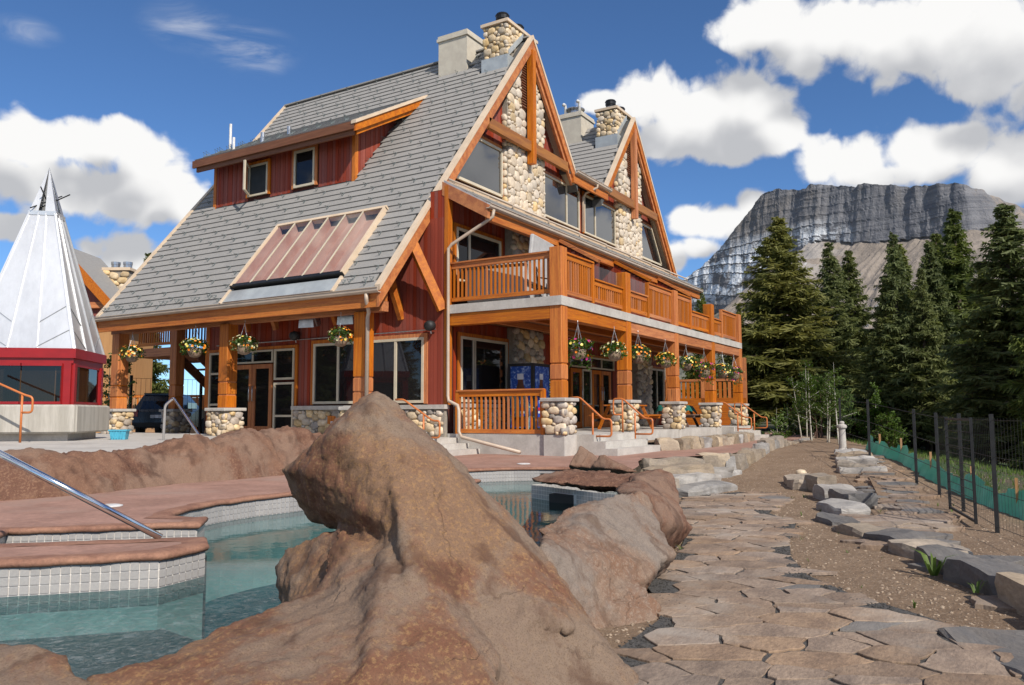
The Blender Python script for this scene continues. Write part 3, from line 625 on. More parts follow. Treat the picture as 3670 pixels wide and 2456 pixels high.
TILE = MB().box(-.5, .5, -.5, .5, -.5, .5).mesh('tile', 'pool_tile', bevel=.06)
PITCH = .0605
def tiled_wall(name, p, ztop, rows, bottom, singles=True, skip=None):
    mb = MB()
    for a, b in zip(p, p[1:]): mb.quad((*a, bottom), (*b, bottom), (*b, ztop), (*a, ztop))
    w = mb.build(name, 'grout', kind='structure'); st = MB()
    for a, b in zip(p, p[1:]):
        d = Vector((b[0]-a[0], b[1]-a[1], 0)); L = d.length
        if L < .03: continue
        d.normalize(); n = Vector((d.y, -d.x, 0)); k = max(1, round(L/PITCH)); s = L/k
        for i in range(k):
            for r_ in range(rows):
                c = Vector((*a, ztop-PITCH*(r_+.5)))+d*(s*(i+.5))+n*.003
                if skip and skip(c): continue
                if singles:
                    o = bpy.data.objects.new('tile', TILE); link(o, w); o.location = c; o.scale = (s-.006, .008, PITCH-.006); o.rotation_euler = (0, 0, math.atan2(d.y, d.x))
                else: st.beam(c-d*(s/2-.003), c+d*(s/2-.003), .008, PITCH-.006, side=n)
    if not singles: st.build('tile', 'pool_tile', w, kind='stuff')
    return w
coping('pool_coping', EDGE_IN, ZP, rng)
i0 = EDGE_IN.index((-6.34, -1.84))
tiled_wall('pool_wall', EDGE_IN[1:6], ZP-.048, 4, -1.6)
tiled_wall('pool_wall', EDGE_IN[5:12], ZP-.048, 4, -1.6)
tiled_wall('pool_wall', EDGE_IN[11:16], ZP-.048, 4, -1.6, singles=False)
tiled_wall('pool_wall', EDGE_IN[15:19], ZP-.048, 4, -1.6)
tiled_wall('pool_wall', EDGE_IN[18:], ZP-.048, 4, -1.6, singles=False)
# divider beside the entry steps
PEN = [(-15.2, -1.22), (-13.52, -2.76), (-12.79, -3.43), (-12.36, -3.36), (-12.16, -3.08), (-12.74, -2.45), (-13.14, -2.02), (-14.6, -.6)]
flat('pool_divider', PEN, ZP, 'patio', kind='structure')
coping('pool_coping', PEN, ZP, rng)
tiled_wall('pool_wall', PEN[4:8], ZP-.048, 4, -1.6, singles=False)
tiled_wall('pool_wall', PEN[0:5], ZP-.048, 5, -1.6)
# rock-topped divider at the far end with a skimmer mouth
P2 = [(-4.6, -3.5), (-5.6, -2.95), (-6.24, -2.69), (-6.50, -3.25), (-6.80, -3.95), (-7.0, -4.6)]
tiled_wall('pool_wall', list(reversed(P2)), -.53, 7, -1.6, skip=lambda c: -6.66 < c.x < -6.45 and c.z < -.60)
MB().box(-6.64, -6.42, -3.62, -3.20, -.82, -.60).build('skimmer', 'black_plastic', kind='structure')
MB().box(-3.62, -3.34, -1.66, -1.28, -.66, -.58).build('skimmer', 'black_plastic', kind='structure')
flat('pool_floor', [(-18, -1), (-13, -6), (-11, -5.9), (-6, -4.4), (-3, -3.2), (-3, 0), (-9, 0), (-14, 2)], -1.55, 'pool_floor', kind='structure')
MB().prism([(-18, -1), (-14.9, -5.6), (-13.4, -5.2), (-12.9, -4.4), (-12.75, -3.4), (-14, -2.2), (-15.5, -.9)], -1.6, -1.0).build('pool_bench', 'pool_bench', kind='structure')
for k in range(2): MB().prism([(-12.2-.1*k, -3.0), (-11.5-.35*k, -2.3+.0*k), (-12.6, -1.2), (-13.3, -1.9)], -1.6, -.78-.2*k).build('entry_step', 'pool_bench', kind='structure')
flat('water', [(-18, -1), (-15, -6.3), (-13, -5.8), (-12, -5.45), (-10.6, -5.2), (-6, -4.3), (-3, -3.3), (-3.2, -.2), (-9, 0), (-14, 2)], ZW, 'pool_water', kind='structure')
for (x, y) in ((-11.22, -.35), (-5.25, .2), (-2.9, -.6)): MB().lathe([(.13, .003), (.13, .012), (.10, .02), (.02, .022)], (x, y, ZP), 20).build('deck_drain', 'white_plastic', smooth=False, kind='structure')

# ------------------------------------------------------------------ rockwork
def rock_mesh(name, lumps, voxel, disp, m, seed=0, detail=1.0, smooth=2):
    bm = bmesh.new()
    for l in lumps:
        b2 = bmesh.new(); vs = [b2.verts.new(p) for p in l]; r_ = bmesh.ops.convex_hull(b2, input=vs)
        loose = [g for g in r_['geom_interior'] if isinstance(g, bmesh.types.BMVert)]
        if loose: bmesh.ops.delete(b2, geom=loose, context='VERTS')
        tmp = bpy.data.meshes.new('t'); b2.to_mesh(tmp); b2.free(); bm.from_mesh(tmp); bpy.data.meshes.remove(tmp)
    me = bpy.data.meshes.new(name); bm.to_mesh(me); bm.free(); o = bpy.data.objects.new(name, me); COL.objects.link(o)
    rm = o.modifiers.new('r', 'REMESH'); rm.mode = 'VOXEL'; rm.voxel_size = voxel
    sm = o.modifiers.new('s', 'SMOOTH'); sm.factor = .7; sm.iterations = smooth
    dg = bpy.context.evaluated_depsgraph_get(); m2 = bpy.data.meshes.new_from_object(o.evaluated_get(dg)); o.modifiers.clear(); o.data = m2; m2.name = name
    off = Vector((seed*5.3, seed*2.1, seed*7.7)); n = len(m2.vertices); nr = [v.normal.copy() for v in m2.vertices]
    for v, nn in zip(m2.vertices, nr):
        p = v.co+off
        a = noise.ridged_multi_fractal(p*.9, 1.0, 2.1, 4, 1.0, 2.0)-1.1
        b = noise.fractal(p*2.6, .9, 2.2, 5); c = noise.fractal(p*9, .8, 2.2, 3)
        fold = -abs(noise.noise(Vector((p.x*1.5+p.z*.8, p.y*1.5, p.z*1.1))))
        st = noise.noise(Vector((p.x*2.2+p.z*2.0, p.y*2.2-p.z*1.2, p.z*.6))); step = math.floor(st*4+b)/4-st      # broken, stepped faces
        v.co = v.co+nn*disp*(a*.25+b*.30+fold*.35+.15+c*.26*detail+step*.55)
    m2.update(); m2.materials.clear(); m2.materials.append(MATS[m]); m2.polygons.foreach_set('use_smooth', [True]*len(m2.polygons)); return o
def rock(name, lumps, voxel, disp, m, label, seed=0, detail=1.0, smooth=2):
    return tag(rock_mesh(name, lumps, voxel, disp, m, seed, detail, smooth), label, 'rock')
rock('boulder', ROCKS['main'], .022, .060, 'rock_brown', 'huge brown speckled boulder with a leaning peak above the near pool', 1)
rock('boulder', ROCKS['corner'], .04, .05, 'rock_brown', 'smooth red-brown boulder cut by the lower left corner beside the water', 2)
ROCKS['near'].append([(-12.0, -5.9, -1.1), (-11.0, -6.15, -1.1), (-10.6, -5.6, -1.1), (-11.9, -4.9, -1.1), (-11.8, -5.6, -.5), (-11.1, -5.75, -.6), (-10.9, -5.2, -.55), (-11.7, -5.1, -.5)])
rock('boulder', ROCKS['near'], .026, .075, 'rock_grey', 'grey-tan rounded rock mass between the big boulder and the path', 3)
rock('boulder', ROCKS['back'], .04, .07, 'rock_red', 'red-brown sloping rock beside the bottom of the stone steps', 4)
rock('rock_shelf', ROCKS['ledge2'], .035, .09, 'rock_red', 'low flat rock shelf over the tiled divider with the skimmer', 5)
rock('boulder', ROCKS['peaks'], .04, .05, 'rock_red', 'pair of small pointed brown rocks on the far pool rim', 6).location.z = -.06
LB = [(-15.5, 2.6, .02), (-13.2, 1.95, .05), (-11.9, 1.40, .06), (-11.2, 1.18, .10), (-10.5, 1.10, .04), (-9.7, 1.3, .03), (-9.1, 1.42, .05), (-8.55, 1.38, .22), (-8.1, 1.30, .08), (-7.6, 1.35, .30), (-7.1, 1.4, .22), (-6.5, 1.45, .31), (-5.8, 1.7, .22), (-5.0, 2.0, .1), (-4.2, 2.4, .0)]
lr = random.Random(5); lumps = []
for (x, y, t), (x2, y2, t2) in zip(LB, LB[1:]):
    lumps.append([(x-.1, y-.05, -.6), (x2+.1, y2-.05, -.6), (x, y+.05, -.42), (x2, y2+.05, -.42), (x+.02, y+.38+lr.uniform(-.1, .12), t-.12), (x2, y2+.4, t2-.12), (x, y+.6, t), ((x+x2)/2, y+.55, (t+t2)/2+lr.uniform(-.03, .06)), (x, y+1.1, t-.12), (x2, y2+1.1, t2-.12), (x, y+1.1, -.6), (x2, y2+1.1, -.6)])
rock('rock_ledge', lumps, .05, .10, 'rock_red', 'long red-brown rock ledge between the two pool decks', 8)
# ------------------------------------------------------------------ the lodge
lodge = thing('lodge', (0, 0, 0), 'large timber and river-stone lodge with steep grey roofs and long balcony', 'building')
SL = 1.242; XE, ZE, XA, ZA, YR, YF = -1.8, 3.577, 5.634, 12.81, 4.0, 15.5
DX2 = 8.603
def zl(x): return ZE+SL*(x-XE)
def zrr(x): return ZA-SL*(x-XA)
def part(name, m, mb, parent=None, **kw): return mb.build(name, m, parent or lodge, **kw)
def slope_slab(mb, x0, x1, y0, y1, fz, top, bot):
    return mb.hexa([(x0, y0, fz(x0)+bot), (x1, y0, fz(x1)+bot), (x1, y1, fz(x1)+bot), (x0, y1, fz(x0)+bot), (x0, y0, fz(x0)+top), (x1, y0, fz(x1)+top), (x1, y1, fz(x1)+top), (x0, y1, fz(x0)+top)])
# --- roof bodies
SKY = (-1.42, .17, 5.50, 9.62)       # skylight x0 x1 y0 y1
mb = MB()
slope_slab(mb, XE, XA, YR+.03, SKY[2], zl, -.05, -.34); slope_slab(mb, XE, XA, SKY[3], YF-.03, zl, -.05, -.34)
slope_slab(mb, SKY[1], XA, SKY[2], SKY[3], zl, -.05, -.34); slope_slab(mb, XE, SKY[0], SKY[2], SKY[3], zl, -.05, -.34)
roof = part('roof', 'roof_under', mb)
mb = MB(); slope_slab(mb, XA, 8.9, YR+.03, YF-.03, zrr, -.02, -.34); slope_slab(mb, XA, 8.65, YR+.02, 4.6, zrr, -.345, -.36)
roof_r = part('roof', 'roof_under', mb)
def zl2(x): return zl(x-DX2)
def zr2(x): return zrr(x-DX2)
mb = MB(); slope_slab(mb, 10.9, XA+DX2, YR+.03, YF-.03, zl2, -.05, -.34); slope_slab(mb, XA+DX2, 19.3, YR+.03, YF-.03, zr2, -.02, -.34)
roof2 = part('roof', 'roof_under', mb)
part('valley_roof', 'roof_under', MB().hexa([(8.3, 4.05, 8.95), (11.6, 4.05, 8.95), (11.6, 15, 9.6), (8.3, 15, 9.6), (8.3, 4.05, 9.1), (11.6, 4.05, 9.1), (11.6, 15, 9.75), (8.3, 15, 9.75)]))
# soffit boards of the overhang seen from below
for (x0, x1, fz) in ((XA+.05, 8.7, zrr), (XA+DX2+.05, 19.2, zr2)):
    for k in range(5): ubox('soffit_board', 'soffit', 0, 1, 0, 1, 0, 1, roof_r).matrix_local = Matrix.Translation(((x0+x1)/2, YR+.10+.1*k, fz((x0+x1)/2)-.365)) @ Matrix.Rotation(math.atan(SL), 4, 'Y') @ Matrix.Diagonal(((x1-x0)*1.594, .092, .02, 1))
# --- tiles: lower butt thick, staggered courses
bmx = MB().hexa([(0, -.5, 0), (1, -.5, 0), (1, .5, 0), (0, .5, 0), (0, -.5, 1), (1, -.5, .25), (1, .5, .25), (0, .5, 1)])
TILEM = bmx.mesh('roof_tile', 'roof_tile')
PIT = .285; TW = .46; DXR = PIT/1.5946
rr = random.Random(3)
cam_p = Vector((-16.43, -8.55, .5))
def tiles(parent, x_lo, x_hi, fz, y0, y1, keep, n_single, name='roof_tile'):
    items = []; k = 0
    while x_lo+k*DXR < x_hi-.03:
        x = x_lo+k*DXR; L = min(PIT*1.12, (x_hi-x)*1.5946); y = y0+(.5 if k % 2 else 0)*TW-.1*TW
        while y < y1:
            a, b = max(y, y0), min(y+TW, y1)
            if b-a > .05 and keep(x, (a+b)/2): items.append((x, a, b, L, (Vector((x, (a+b)/2, fz(x)))-cam_p).length))
            y += TW
        k += 1
    items.sort(key=lambda q: q[4]); rest = MB(); al = math.atan(SL); cx, sx_ = math.cos(al), math.sin(al); base = wloc(parent)
    for i, (x, a, b, L, d) in enumerate(items):
        th = .046+rr.uniform(-.002, .003); z = fz(x)-.03
        if i < n_single:
            o = bpy.data.objects.new(name, TILEM); link(o, parent); o.location = Vector((x, (a+b)/2, z))-base; o.rotation_euler = (0, -al, 0); o.scale = (L, b-a-.002, th)
        else:
            def P(u, w, h): return (x+u*cx-h*sx_, w, z+u*sx_+h*cx)
            rest.hexa([P(0, a, 0), P(L, a, 0), P(L, b-.004, 0), P(0, b-.004, 0), P(0, a, th), P(L, a, th*.25), P(L, b-.004, th*.25), P(0, b-.004, th)])
    if rest.v: rest.build(name, 'roof_tile', parent, kind='stuff')
def keep1(x, y):
    if SKY[0]-.35 < x+.1 < SKY[1]+.05 and SKY[2]-.02 < y < SKY[3]+.02: return False
    if x > 1.28 and x < 3.75 and 7.95 < y < 14.2: return False
    if x > 4.50 and 4.3 < y < 5.34: return False
    if x > 4.85 and 6.1 < y < 7.45: return False
    return True
tiles(roof, XE-.06, XA, zl, YR+.1, YF-.1, keep1, 300)
tiles(roof2, 11.0, XA+DX2, zl2, YR+.1, YF-.1, lambda x, y: not (x > 4.5+DX2 and 4.3 < y < 5.34), 40)
part('ridge_cap', 'roof_tile', MB().beam((XA, YR+.1, ZA+.02), (XA, YF-.1, ZA+.02), .22, .05))
# --- snow guards: little bent loops on the tiles
gm = MB(); gm.tube([(0, 0, .03), (.012, 0, .13), (.10, 0, .03)], .007, 4, caps=False); gm.box(-.01, .12, -.006, .006, .02, .034); GUARD = gm.mesh('snow_guard', 'snow_guard')
k = 0
for row in range(0, 42):
    x = XE-.06+DXR*(row+.35)
    for j in range(9):
        y = YR+.5+(j+(.5 if row % 2 else 0)+.12*math.sin(row*5+j*3))*1.36
        if y > YF-.3 or not keep1(x, y): continue
        if x > SKY[0]-.5 and x < SKY[1]+.3 and SKY[2]-.2 < y < SKY[3]+.2: continue
        o = bpy.data.objects.new('snow_guard', GUARD); link(o, roof); o.location = (x, y, zl(x)+.01); o.rotation_euler = (0, -math.atan(SL), 0); o.scale = (1.15, 1.15, 1.15)
for j in range(16):
    y = YR+.35+j*.72
    if SKY[2]-.1 < y < SKY[3]+.1: continue
    for dy in (0, .2):
        o = bpy.data.objects.new('snow_guard', GUARD); link(o, roof); o.location = (XE+.1, y+dy, zl(XE+.1)+.01); o.rotation_euler = (0, -math.atan(SL), 0); o.scale = (1.15, 1.15, 1.15)
# --- barge boards
def barge(x0, x1, fz, y, cream=True, orange_h=.40):
    s = -1 if y < 10 else 1
    mb = MB(); slope_slab(mb, x0, x1, min(y, y+s*-.07), max(y, y-s*.07), fz, -.07, -.07-orange_h); part('barge_board', 'timber_slope', mb)
    mb = MB(); slope_slab(mb, x0, x1, min(y+s*.03, y-s*.14), max(y+s*.03, y-s*.14), fz, .075, -.066); part('rake_trim', 'cream_trim', mb)
barge(XE-.05, XA, zl, YR); barge(XA, 8.62, zrr, YR, orange_h=.34); barge(11.25, XA+DX2, zl2, YR); barge(XA+DX2, 19.2, zr2, YR, orange_h=.34)
barge(XE-.05, XA, zl, YF)
mb = MB(); slope_slab(mb, XA+.2, 8.55, YR+.07, YR+.16, zrr, -.42, -.62); slope_slab(mb, XA+DX2+.2, 19.0, YR+.07, YR+.16, zr2, -.42, -.62); part('barge_board', 'timber_slope', mb)
# valley fascia and gutter
part('fascia', 'timber_x', MB().box(8.5, 11.4, 3.98, 4.06, 8.66, 8.97))
def gutter(name, a, b, out, parent=lodge):
    """box gutter with a rolled lip between two points; out = outward unit vector"""
    a, b, o = Vector(a), Vector(b), Vector(out); mb = MB(); u = Vector((0, 0, 1))
    prof = [(0, 0), (.09, 0), (.13, .04), (.13, .10), (.15, .11), (.15, .125), (.12, .125), (.11, .05), (.085, .02), (0, .02)]
    n = len(prof); mb.v = [tuple(a+o*p+u*q) for p, q in prof]+[tuple(b+o*p+u*q) for p, q in prof]
    mb.f = [(i, (i+1) % n, n+(i+1) % n, n+i) for i in range(n)]
    mb.f += [(0, 1, 2, 3, 4, 5, 6, 7, 8, 9), tuple(n+i for i in reversed(range(n)))]
    return mb.build(name, 'gutter', parent)
gutter('gutter', (8.55, 3.97, 8.98), (11.5, 3.97, 8.98), (0, -1, 0))
gutter('gutter', (XE-.03, YR-.04, ZE-.19), (XE-.03, YF+.1, ZE-.19), (-1, 0, 0))
part('fascia', 'timber_y', MB().box(XE-.03, XE+.04, YR+.06, YF, ZE-.52, ZE-.06))
part('eave_beam', 'timber_y', MB().box(-1.40, -1.14, YR+.3, YF-.1, 3.02, 3.27))
part('eave_beam', 'timber_y', MB().box(-1.36, -1.18, YR+.3, YF-.1, 3.275, 3.62))
def pipe(name, pts, r=.045, m='gutter', parent=lodge, n=8): return MB().tube(pts, r, n).build(name, m, parent, smooth=True)
pipe('downspout', [(10.2, 3.86, 8.97), (10.2, 3.86, 8.86), (10.0, 4.25, 8.66), (9.97, 4.35, 8.5), (9.97, 4.38, 7.2)])
# --- king posts, tie beams, vents
for dx in (0, DX2):
    part('tie_beam', 'tie_beam', MB().box(3.02+dx, 8.1+dx, 4.0, 4.15, 8.95, 9.27))
    part('king_post', 'timber_z', MB().box(5.53+dx, 5.74+dx, 3.94, 4.16, 8.55, 12.35))
    v = part('louver', 'brown_fascia', MB().box(5.28+dx, 5.98+dx, 4.24, 4.30, 10.35, 12.0))
    for i in range(18): ubox('slat', 'brown_fascia', 5.27+dx, 5.99+dx, 4.19, 4.25, 10.4+i*.088, 10.45+i*.088, v, (R(-30), 0, 0))
# --- upper gable wall
def zgable(x):
    if x < XA: return zl(x)-.36
    if x > XA+DX2: return zr2(x)-.36
    return max(zrr(x), zl2(x), 8.98)-.36
poly = [(1.2, 6.2), (18.95, 6.2)]+[(x, zgable(x)) for x in (18.95, 18.5, XA+DX2, 11.35, 8.6, XA, 1.2)]
mb = MB(); n = len(poly); mb.v = [(p[0], 4.47, p[1]) for p in poly]+[(p[0], 4.6, p[1]) for p in poly]
mb.f = [tuple(range(n)), tuple(range(2*n-1, n-1, -1))]+[(i, n+i, n+(i+1) % n, (i+1) % n) for i in range(n)]
gwall = part('wall', 'siding_back', mb)
def siding(wall, axis, plane, u0, u1, zb, zt, openings=(), w=.115, out=-1):
    """vertical boards, one object each, cut round the openings"""
    n = int(round((u1-u0)/w)); s = (u1-u0)/n
    for i in range(n):
        a, b = u0+i*s+.004, u0+(i+1)*s-.004; c = (a+b)/2; z0 = zb(c) if callable(zb) else zb; z1 = zt(c) if callable(zt) else zt
        segs = [(z0, z1)]
        for (p, q, r_, t_) in openings:
            if p < c < q:
                ns = []
                for (e, f_) in segs:
                    if t_ <= e or r_ >= f_: ns.append((e, f_)); continue
                    if r_ > e: ns.append((e, r_))
                    if t_ < f_: ns.append((t_, f_))
                segs = ns
        d = .018+(.006 if i % 2 else 0)
        for (e, f_) in segs:
            if f_-e < .06: continue
            if axis == 'x': ubox('siding_board', 'siding', a, b, min(plane, plane+out*d), max(plane, plane+out*d), e, f_, wall)
            else: ubox('siding_board', 'siding', min(plane, plane+out*d), max(plane, plane+out*d), a, b, e, f_, wall)
ZS0, ZS1 = 7.20, 8.68
siding(gwall, 'x', 4.47, 1.2, 18.8, 6.9, lambda x: zgable(x)-.02, [(1.0, 4.45, 6.9, 8.80), (4.4, 6.85, 6.0, 13), (7.0, 9.8, 7.1, 8.75), (10.1, 13.05, 7.1, 8.75), (13.0, 15.45, 6.0, 13), (15.4, 18.9, 6.9, 8.75)], w=.13)
def window(parent, axis, plane, u0, u1, z0, z1, mull=(), bars=(), trim=.10, fr=.06, glass='glass', out=-1, depth=.07, trimmat=None, clipf=None):
    """frame (part), trim and panes (sub-parts) on a wall plane"""
    def B(m, a, b, e, f_, d0, d1):
        lo, hi = sorted((plane+out*d0, plane+out*d1))
        return m.box(a, b, lo, hi, e, f_) if axis == 'x' else m.box(lo, hi, a, b, e, f_)
    f = MB(); B(f, u0, u1, z0, z0+fr, 0, depth); B(f, u0, u1, z1-fr, z1, 0, depth); B(f, u0, u0+fr, z0+fr, z1-fr, 0, depth); B(f, u1-fr, u1, z0+fr, z1-fr, 0, depth)
    xs = [u0]+list(mull)+[u1]
    for m_ in mull: B(f, m_-fr*.55, m_+fr*.55, z0+fr, z1-fr, 0, depth-.006)
    for b_ in bars: B(f, u0+fr, u1-fr, b_-fr*.5, b_+fr*.5, 0, depth-.008)
    w = f.build('window', 'window_frame', parent)
    if trim:
        t = MB(); tm = trimmat or 'timber_z'
        B(t, u0-trim, u0-.002, z0-.02, z1+trim, 0, .05); B(t, u1+.002, u1+trim, z0-.02, z1+trim, 0, .05); B(t, u0-.002, u1+.002, z1+.002, z1+trim, 0, .055); t.build('trim', tm, w)
    for a, b in zip(xs, xs[1:]):
        lo, hi = sorted((plane+out*.012, plane+out*.03))
        g_ = MB()
        if axis == 'x': g_.quad((a+.01, plane+out*.03, z0+.01), (b-.01, plane+out*.03, z0+.01), (b-.01, plane+out*.03, z1-.01), (a+.01, plane+out*.03, z1-.01))
        else: g_.quad((plane+out*.03, b-.01, z0+.01), (plane+out*.03, a+.01, z0+.01), (plane+out*.03, a+.01, z1-.01), (plane+out*.03, b-.01, z1-.01))
        g_.build('pane', glass, w)
    return w
window(lodge, 'x', 4.44, 7.02, 9.72, ZS0, ZS1, (8.72,), glass='glass_upper'); window(lodge, 'x', 4.44, 10.14, 12.98, ZS0, ZS1, (11.1,), glass='glass_upper')
def slant_window(pts, name='window'):
    """window cut by the roof slope; pts: inner outline in x,z"""
    c = Vector((sum(p[0] for p in pts)/len(pts), sum(p[1] for p in pts)/len(pts))); n = len(pts)
    w = MB()
    for (k0, k1, y0, y1, tgt) in ((1.0, .93, 4.36, 4.44, 'f'),):
        for i in range(n):
            a, b = Vector(pts[i]), Vector(pts[(i+1) % n]); d = (b-a).normalized(); w.beam((a.x, 4.40, a.y), (b.x, 4.40, b.y), .07, .08, side=(0, 1, 0))
    o = w.build('window', 'window_frame', lodge)
    MB().quad(*[(p[0], 4.41, p[1]) for p in pts]).build('pane', 'glass_upper', o)
    t = MB(); 
    for i in range(n):
        a, b = Vector(pts[i]), Vector(pts[(i+1) % n]); d = (b-a).normalized(); nn = Vector((d.y, -d.x))
        if (a-c).dot(nn) < 0: nn = -nn
        if d.y == 0 and nn.y < 0: continue
        t.beam((a.x+nn.x*.095, 4.405, a.y+nn.y*.095), (b.x+nn.x*.095, 4.405, b.y+nn.y*.095), .05, .10, side=(0, 1, 0))
    t.build('trim', 'timber_z', o); return o
slant_window([(1.75, ZS0+.03), (4.32, ZS0+.03), (4.32, ZS1), (2.92, ZS1)])
slant_window([(15.72, ZS0+.03), (18.1, ZS0+.03), (16.95, ZS1), (15.72, ZS1)])
# --- river-stone breasts on the gables
cr = random.Random(11)
for dx, pal in ((0, PALE), (DX2, PALE)):
    x0, x1 = 4.46+dx, 6.82+dx
    sb = MB()
    pl = [(x0, 6.7), (x1, 6.7), (x1, zrr(x1-dx)-.5), (XA+dx+.2, 11.9), (XA+dx-.2, 11.9), (x0, zl(x0-dx)-.5)]; n = len(pl)
    sb.v = [(p[0], 4.27, p[1]) for p in pl]+[(p[0], 4.47, p[1]) for p in pl]; sb.f = [tuple(range(n)), tuple(range(2*n-1, n-1, -1))]+[(i, n+i, n+(i+1) % n, (i+1) % n) for i in range(n)]
    st = part('stone_breast', 'mortar', sb)
    def skp(a, b, dx=dx):
        x, z = 4.46+a, 6.75+b
        return z > min(zl(x), zrr(x))-.62 or (abs(x-XA) < .42 and z > 10.2) or (abs(x-XA) < .14 and z > 8.7)
    cobbles(st, (x0, 4.27, 6.75), (1, 0, 0), (0, -1, 0), x1-x0, 5.0, cr, (.11, .34), pal, .085, skp, horiz=.95)
    cobbles(st, (x0, 4.47, 6.9), (0, -1, 0), (-1, 0, 0), .2, 3.0, cr, (.14, .22), pal, .10, None, horiz=.8)
# --- shed roof over the balcony
YS0, ZS_0, YS1, ZS_1 = 4.42, 7.06, 2.25, 5.80
def zs(y): return ZS_1+(y-YS1)*(ZS_0-ZS_1)/(YS0-YS1)
mb = MB(); X0S, X1S = .2, 16.9
for (xa, ya, yb) in ((X0S, YS1, 3.6), (.98, 3.6, YS0)):
    mb.hexa([(xa, ya, zs(ya)-.16), (X1S, ya, zs(ya)-.16), (X1S, yb, zs(yb)-.16), (xa, yb, zs(yb)-.16), (xa, ya, zs(ya)), (X1S, ya, zs(ya)), (X1S, yb, zs(yb)), (xa, yb, zs(yb))])
shed = part('porch_roof', 'flashing', mb); ang = math.atan((ZS_0-ZS_1)/(YS0-YS1))
for r_ in range(7):
    yy = YS1-.03+r_*.31; mat_ = 'roof_tile' if r_ in (0, 1, 2) else 'cream_trim'
    for i in range(14):
        xa = X0S+i*(X1S-X0S)/14; o = ubox('roof_sheet', mat_, xa+.004 if (i or r_ < 4) else .98, xa+(X1S-X0S)/14-.004, yy, yy+.36, zs(yy+.18)+.005, zs(yy+.18)+.03, shed); o.rotation_euler = (ang-.045, 0, 0)
part('porch_rafter', 'timber_slope', MB().hexa([(X0S-.08, YS1-.05, zs(YS1)-.42), (X0S+.06, YS1-.05, zs(YS1)-.42), (X0S+.06, 3.6, zs(3.6)-.42), (X0S-.08, 3.6, zs(3.6)-.42), (X0S-.08, YS1-.05, zs(YS1)-.06), (X0S+.06, YS1-.05, zs(YS1)-.06), (X0S+.06, 3.6, zs(3.6)-.06), (X0S-.08, 3.6, zs(3.6)-.06)]))
part('porch_beam', 'timber_x', MB().box(X0S+.1, X1S, YS1-.01, YS1+.13, 5.36, 5.63))
gutter('gutter', (X0S-.1, YS1-.03, 5.62), (X1S, YS1-.03, 5.62), (0, -1, 0))
for i in range(8): pipe('roof_pipe', [(1.6+i*2.0, 2.35, 5.95), (1.6+i*2.0, 2.35, 6.06), (.4+i*2.0, 3.6, 6.66)], .03)
pipe('downspout', [(.32, 2.13, 5.62), (.3, 2.15, 5.44), (.26, 2.3, 5.34), (.12, 3.28, 4.83), (.08, 3.36, 4.72), (.08, 3.36, .95), (.06, 3.32, .82), (.0, 3.0, .70), (-.02, 2.95, .58), (-.02, 2.95, .06), (-.04, 2.85, -.08), (-.25, 1.05, -.40)], .043)
# --- wing walls between balcony bays
for x in (4.1, 8.0, 12.0):
    w = part('wing_wall', 'siding_back', MB().hexa([(x-.04, 1.0, 3.27), (x+.04, 1.0, 3.27), (x+.04, 3.45, 3.27), (x-.04, 3.45, 3.27), (x-.04, 1.0, 4.75), (x+.04, 1.0, 4.75), (x+.04, 3.45, 6.2), (x-.04, 3.45, 6.2)]))
    for i in range(20):
        y = 1.0+i*.1225; zt = 4.72+(y-1.0)*.59; ubox('siding_board', 'siding', x-.062, x-.041, y+.004, y+.118, 3.28, zt, w)
    MB().beam((x-.03, .98, 4.80), (x-.03, 3.4, 6.22), .16, .09, side=(1, 0, 0)).build('cap_rail', 'timber_y', w)
# --- side wall under the deep eave (faces the pools)
XW = .15
mb = MB().box(XW, XW+.25, 3.45, 12.75, 0, 5.6); swall = part('wall', 'siding_back', mb)
opn = [(4.05, 8.10, .6, 2.55), (8.75, 12.65, -.1, 2.45)]
siding(swall, 'y', XW, 3.5, 12.72, .70, lambda y: 6.0-.42, opn)
siding(swall, 'y', XW, 3.5, 3.98, 5.58, 6.3)
part('wall', 'siding_back', MB().box(XW+.001, XW+.25, 3.46, 3.99, 5.6, 6.32))
part('corner_board', 'timber_z', MB().box(XW-.035, XW+.16, 3.40, 3.52, .72, 6.4))
part('corner_board', 'timber_z', MB().box(XW-.03, XW+.02, 12.6, 12.78, .72, 5.4))
window(lodge, 'y', XW-.03, 4.12, 5.98, .78, 2.48, (5.06,), fr=.07); window(lodge, 'y', XW-.03, 6.18, 8.04, .78, 2.48, (7.1,), fr=.07)
wz = part('wainscot', 'mortar', MB().box(XW-.13, XW-.005, 3.42, 8.74, -.5, .62)); part('sill_cap', 'cap_stone', MB().box(XW-.22, XW-.01, 3.36, 8.76, .62, .73))
cobbles(wz, (XW-.13, 8.72, -.05), (0, -1, 0), (-1, 0, 0), 5.25, .65, cr, (.09, .22), STONES, .08)
MB().box(XW-.20, XW-.14, 7.05, 7.35, -.02, .45).build('outlet_panel', 'timber_z', wz); MB().box(XW-.215, XW-.201, 7.14, 7.22, .16, .3).build('outlet', 'white_plastic', wz)
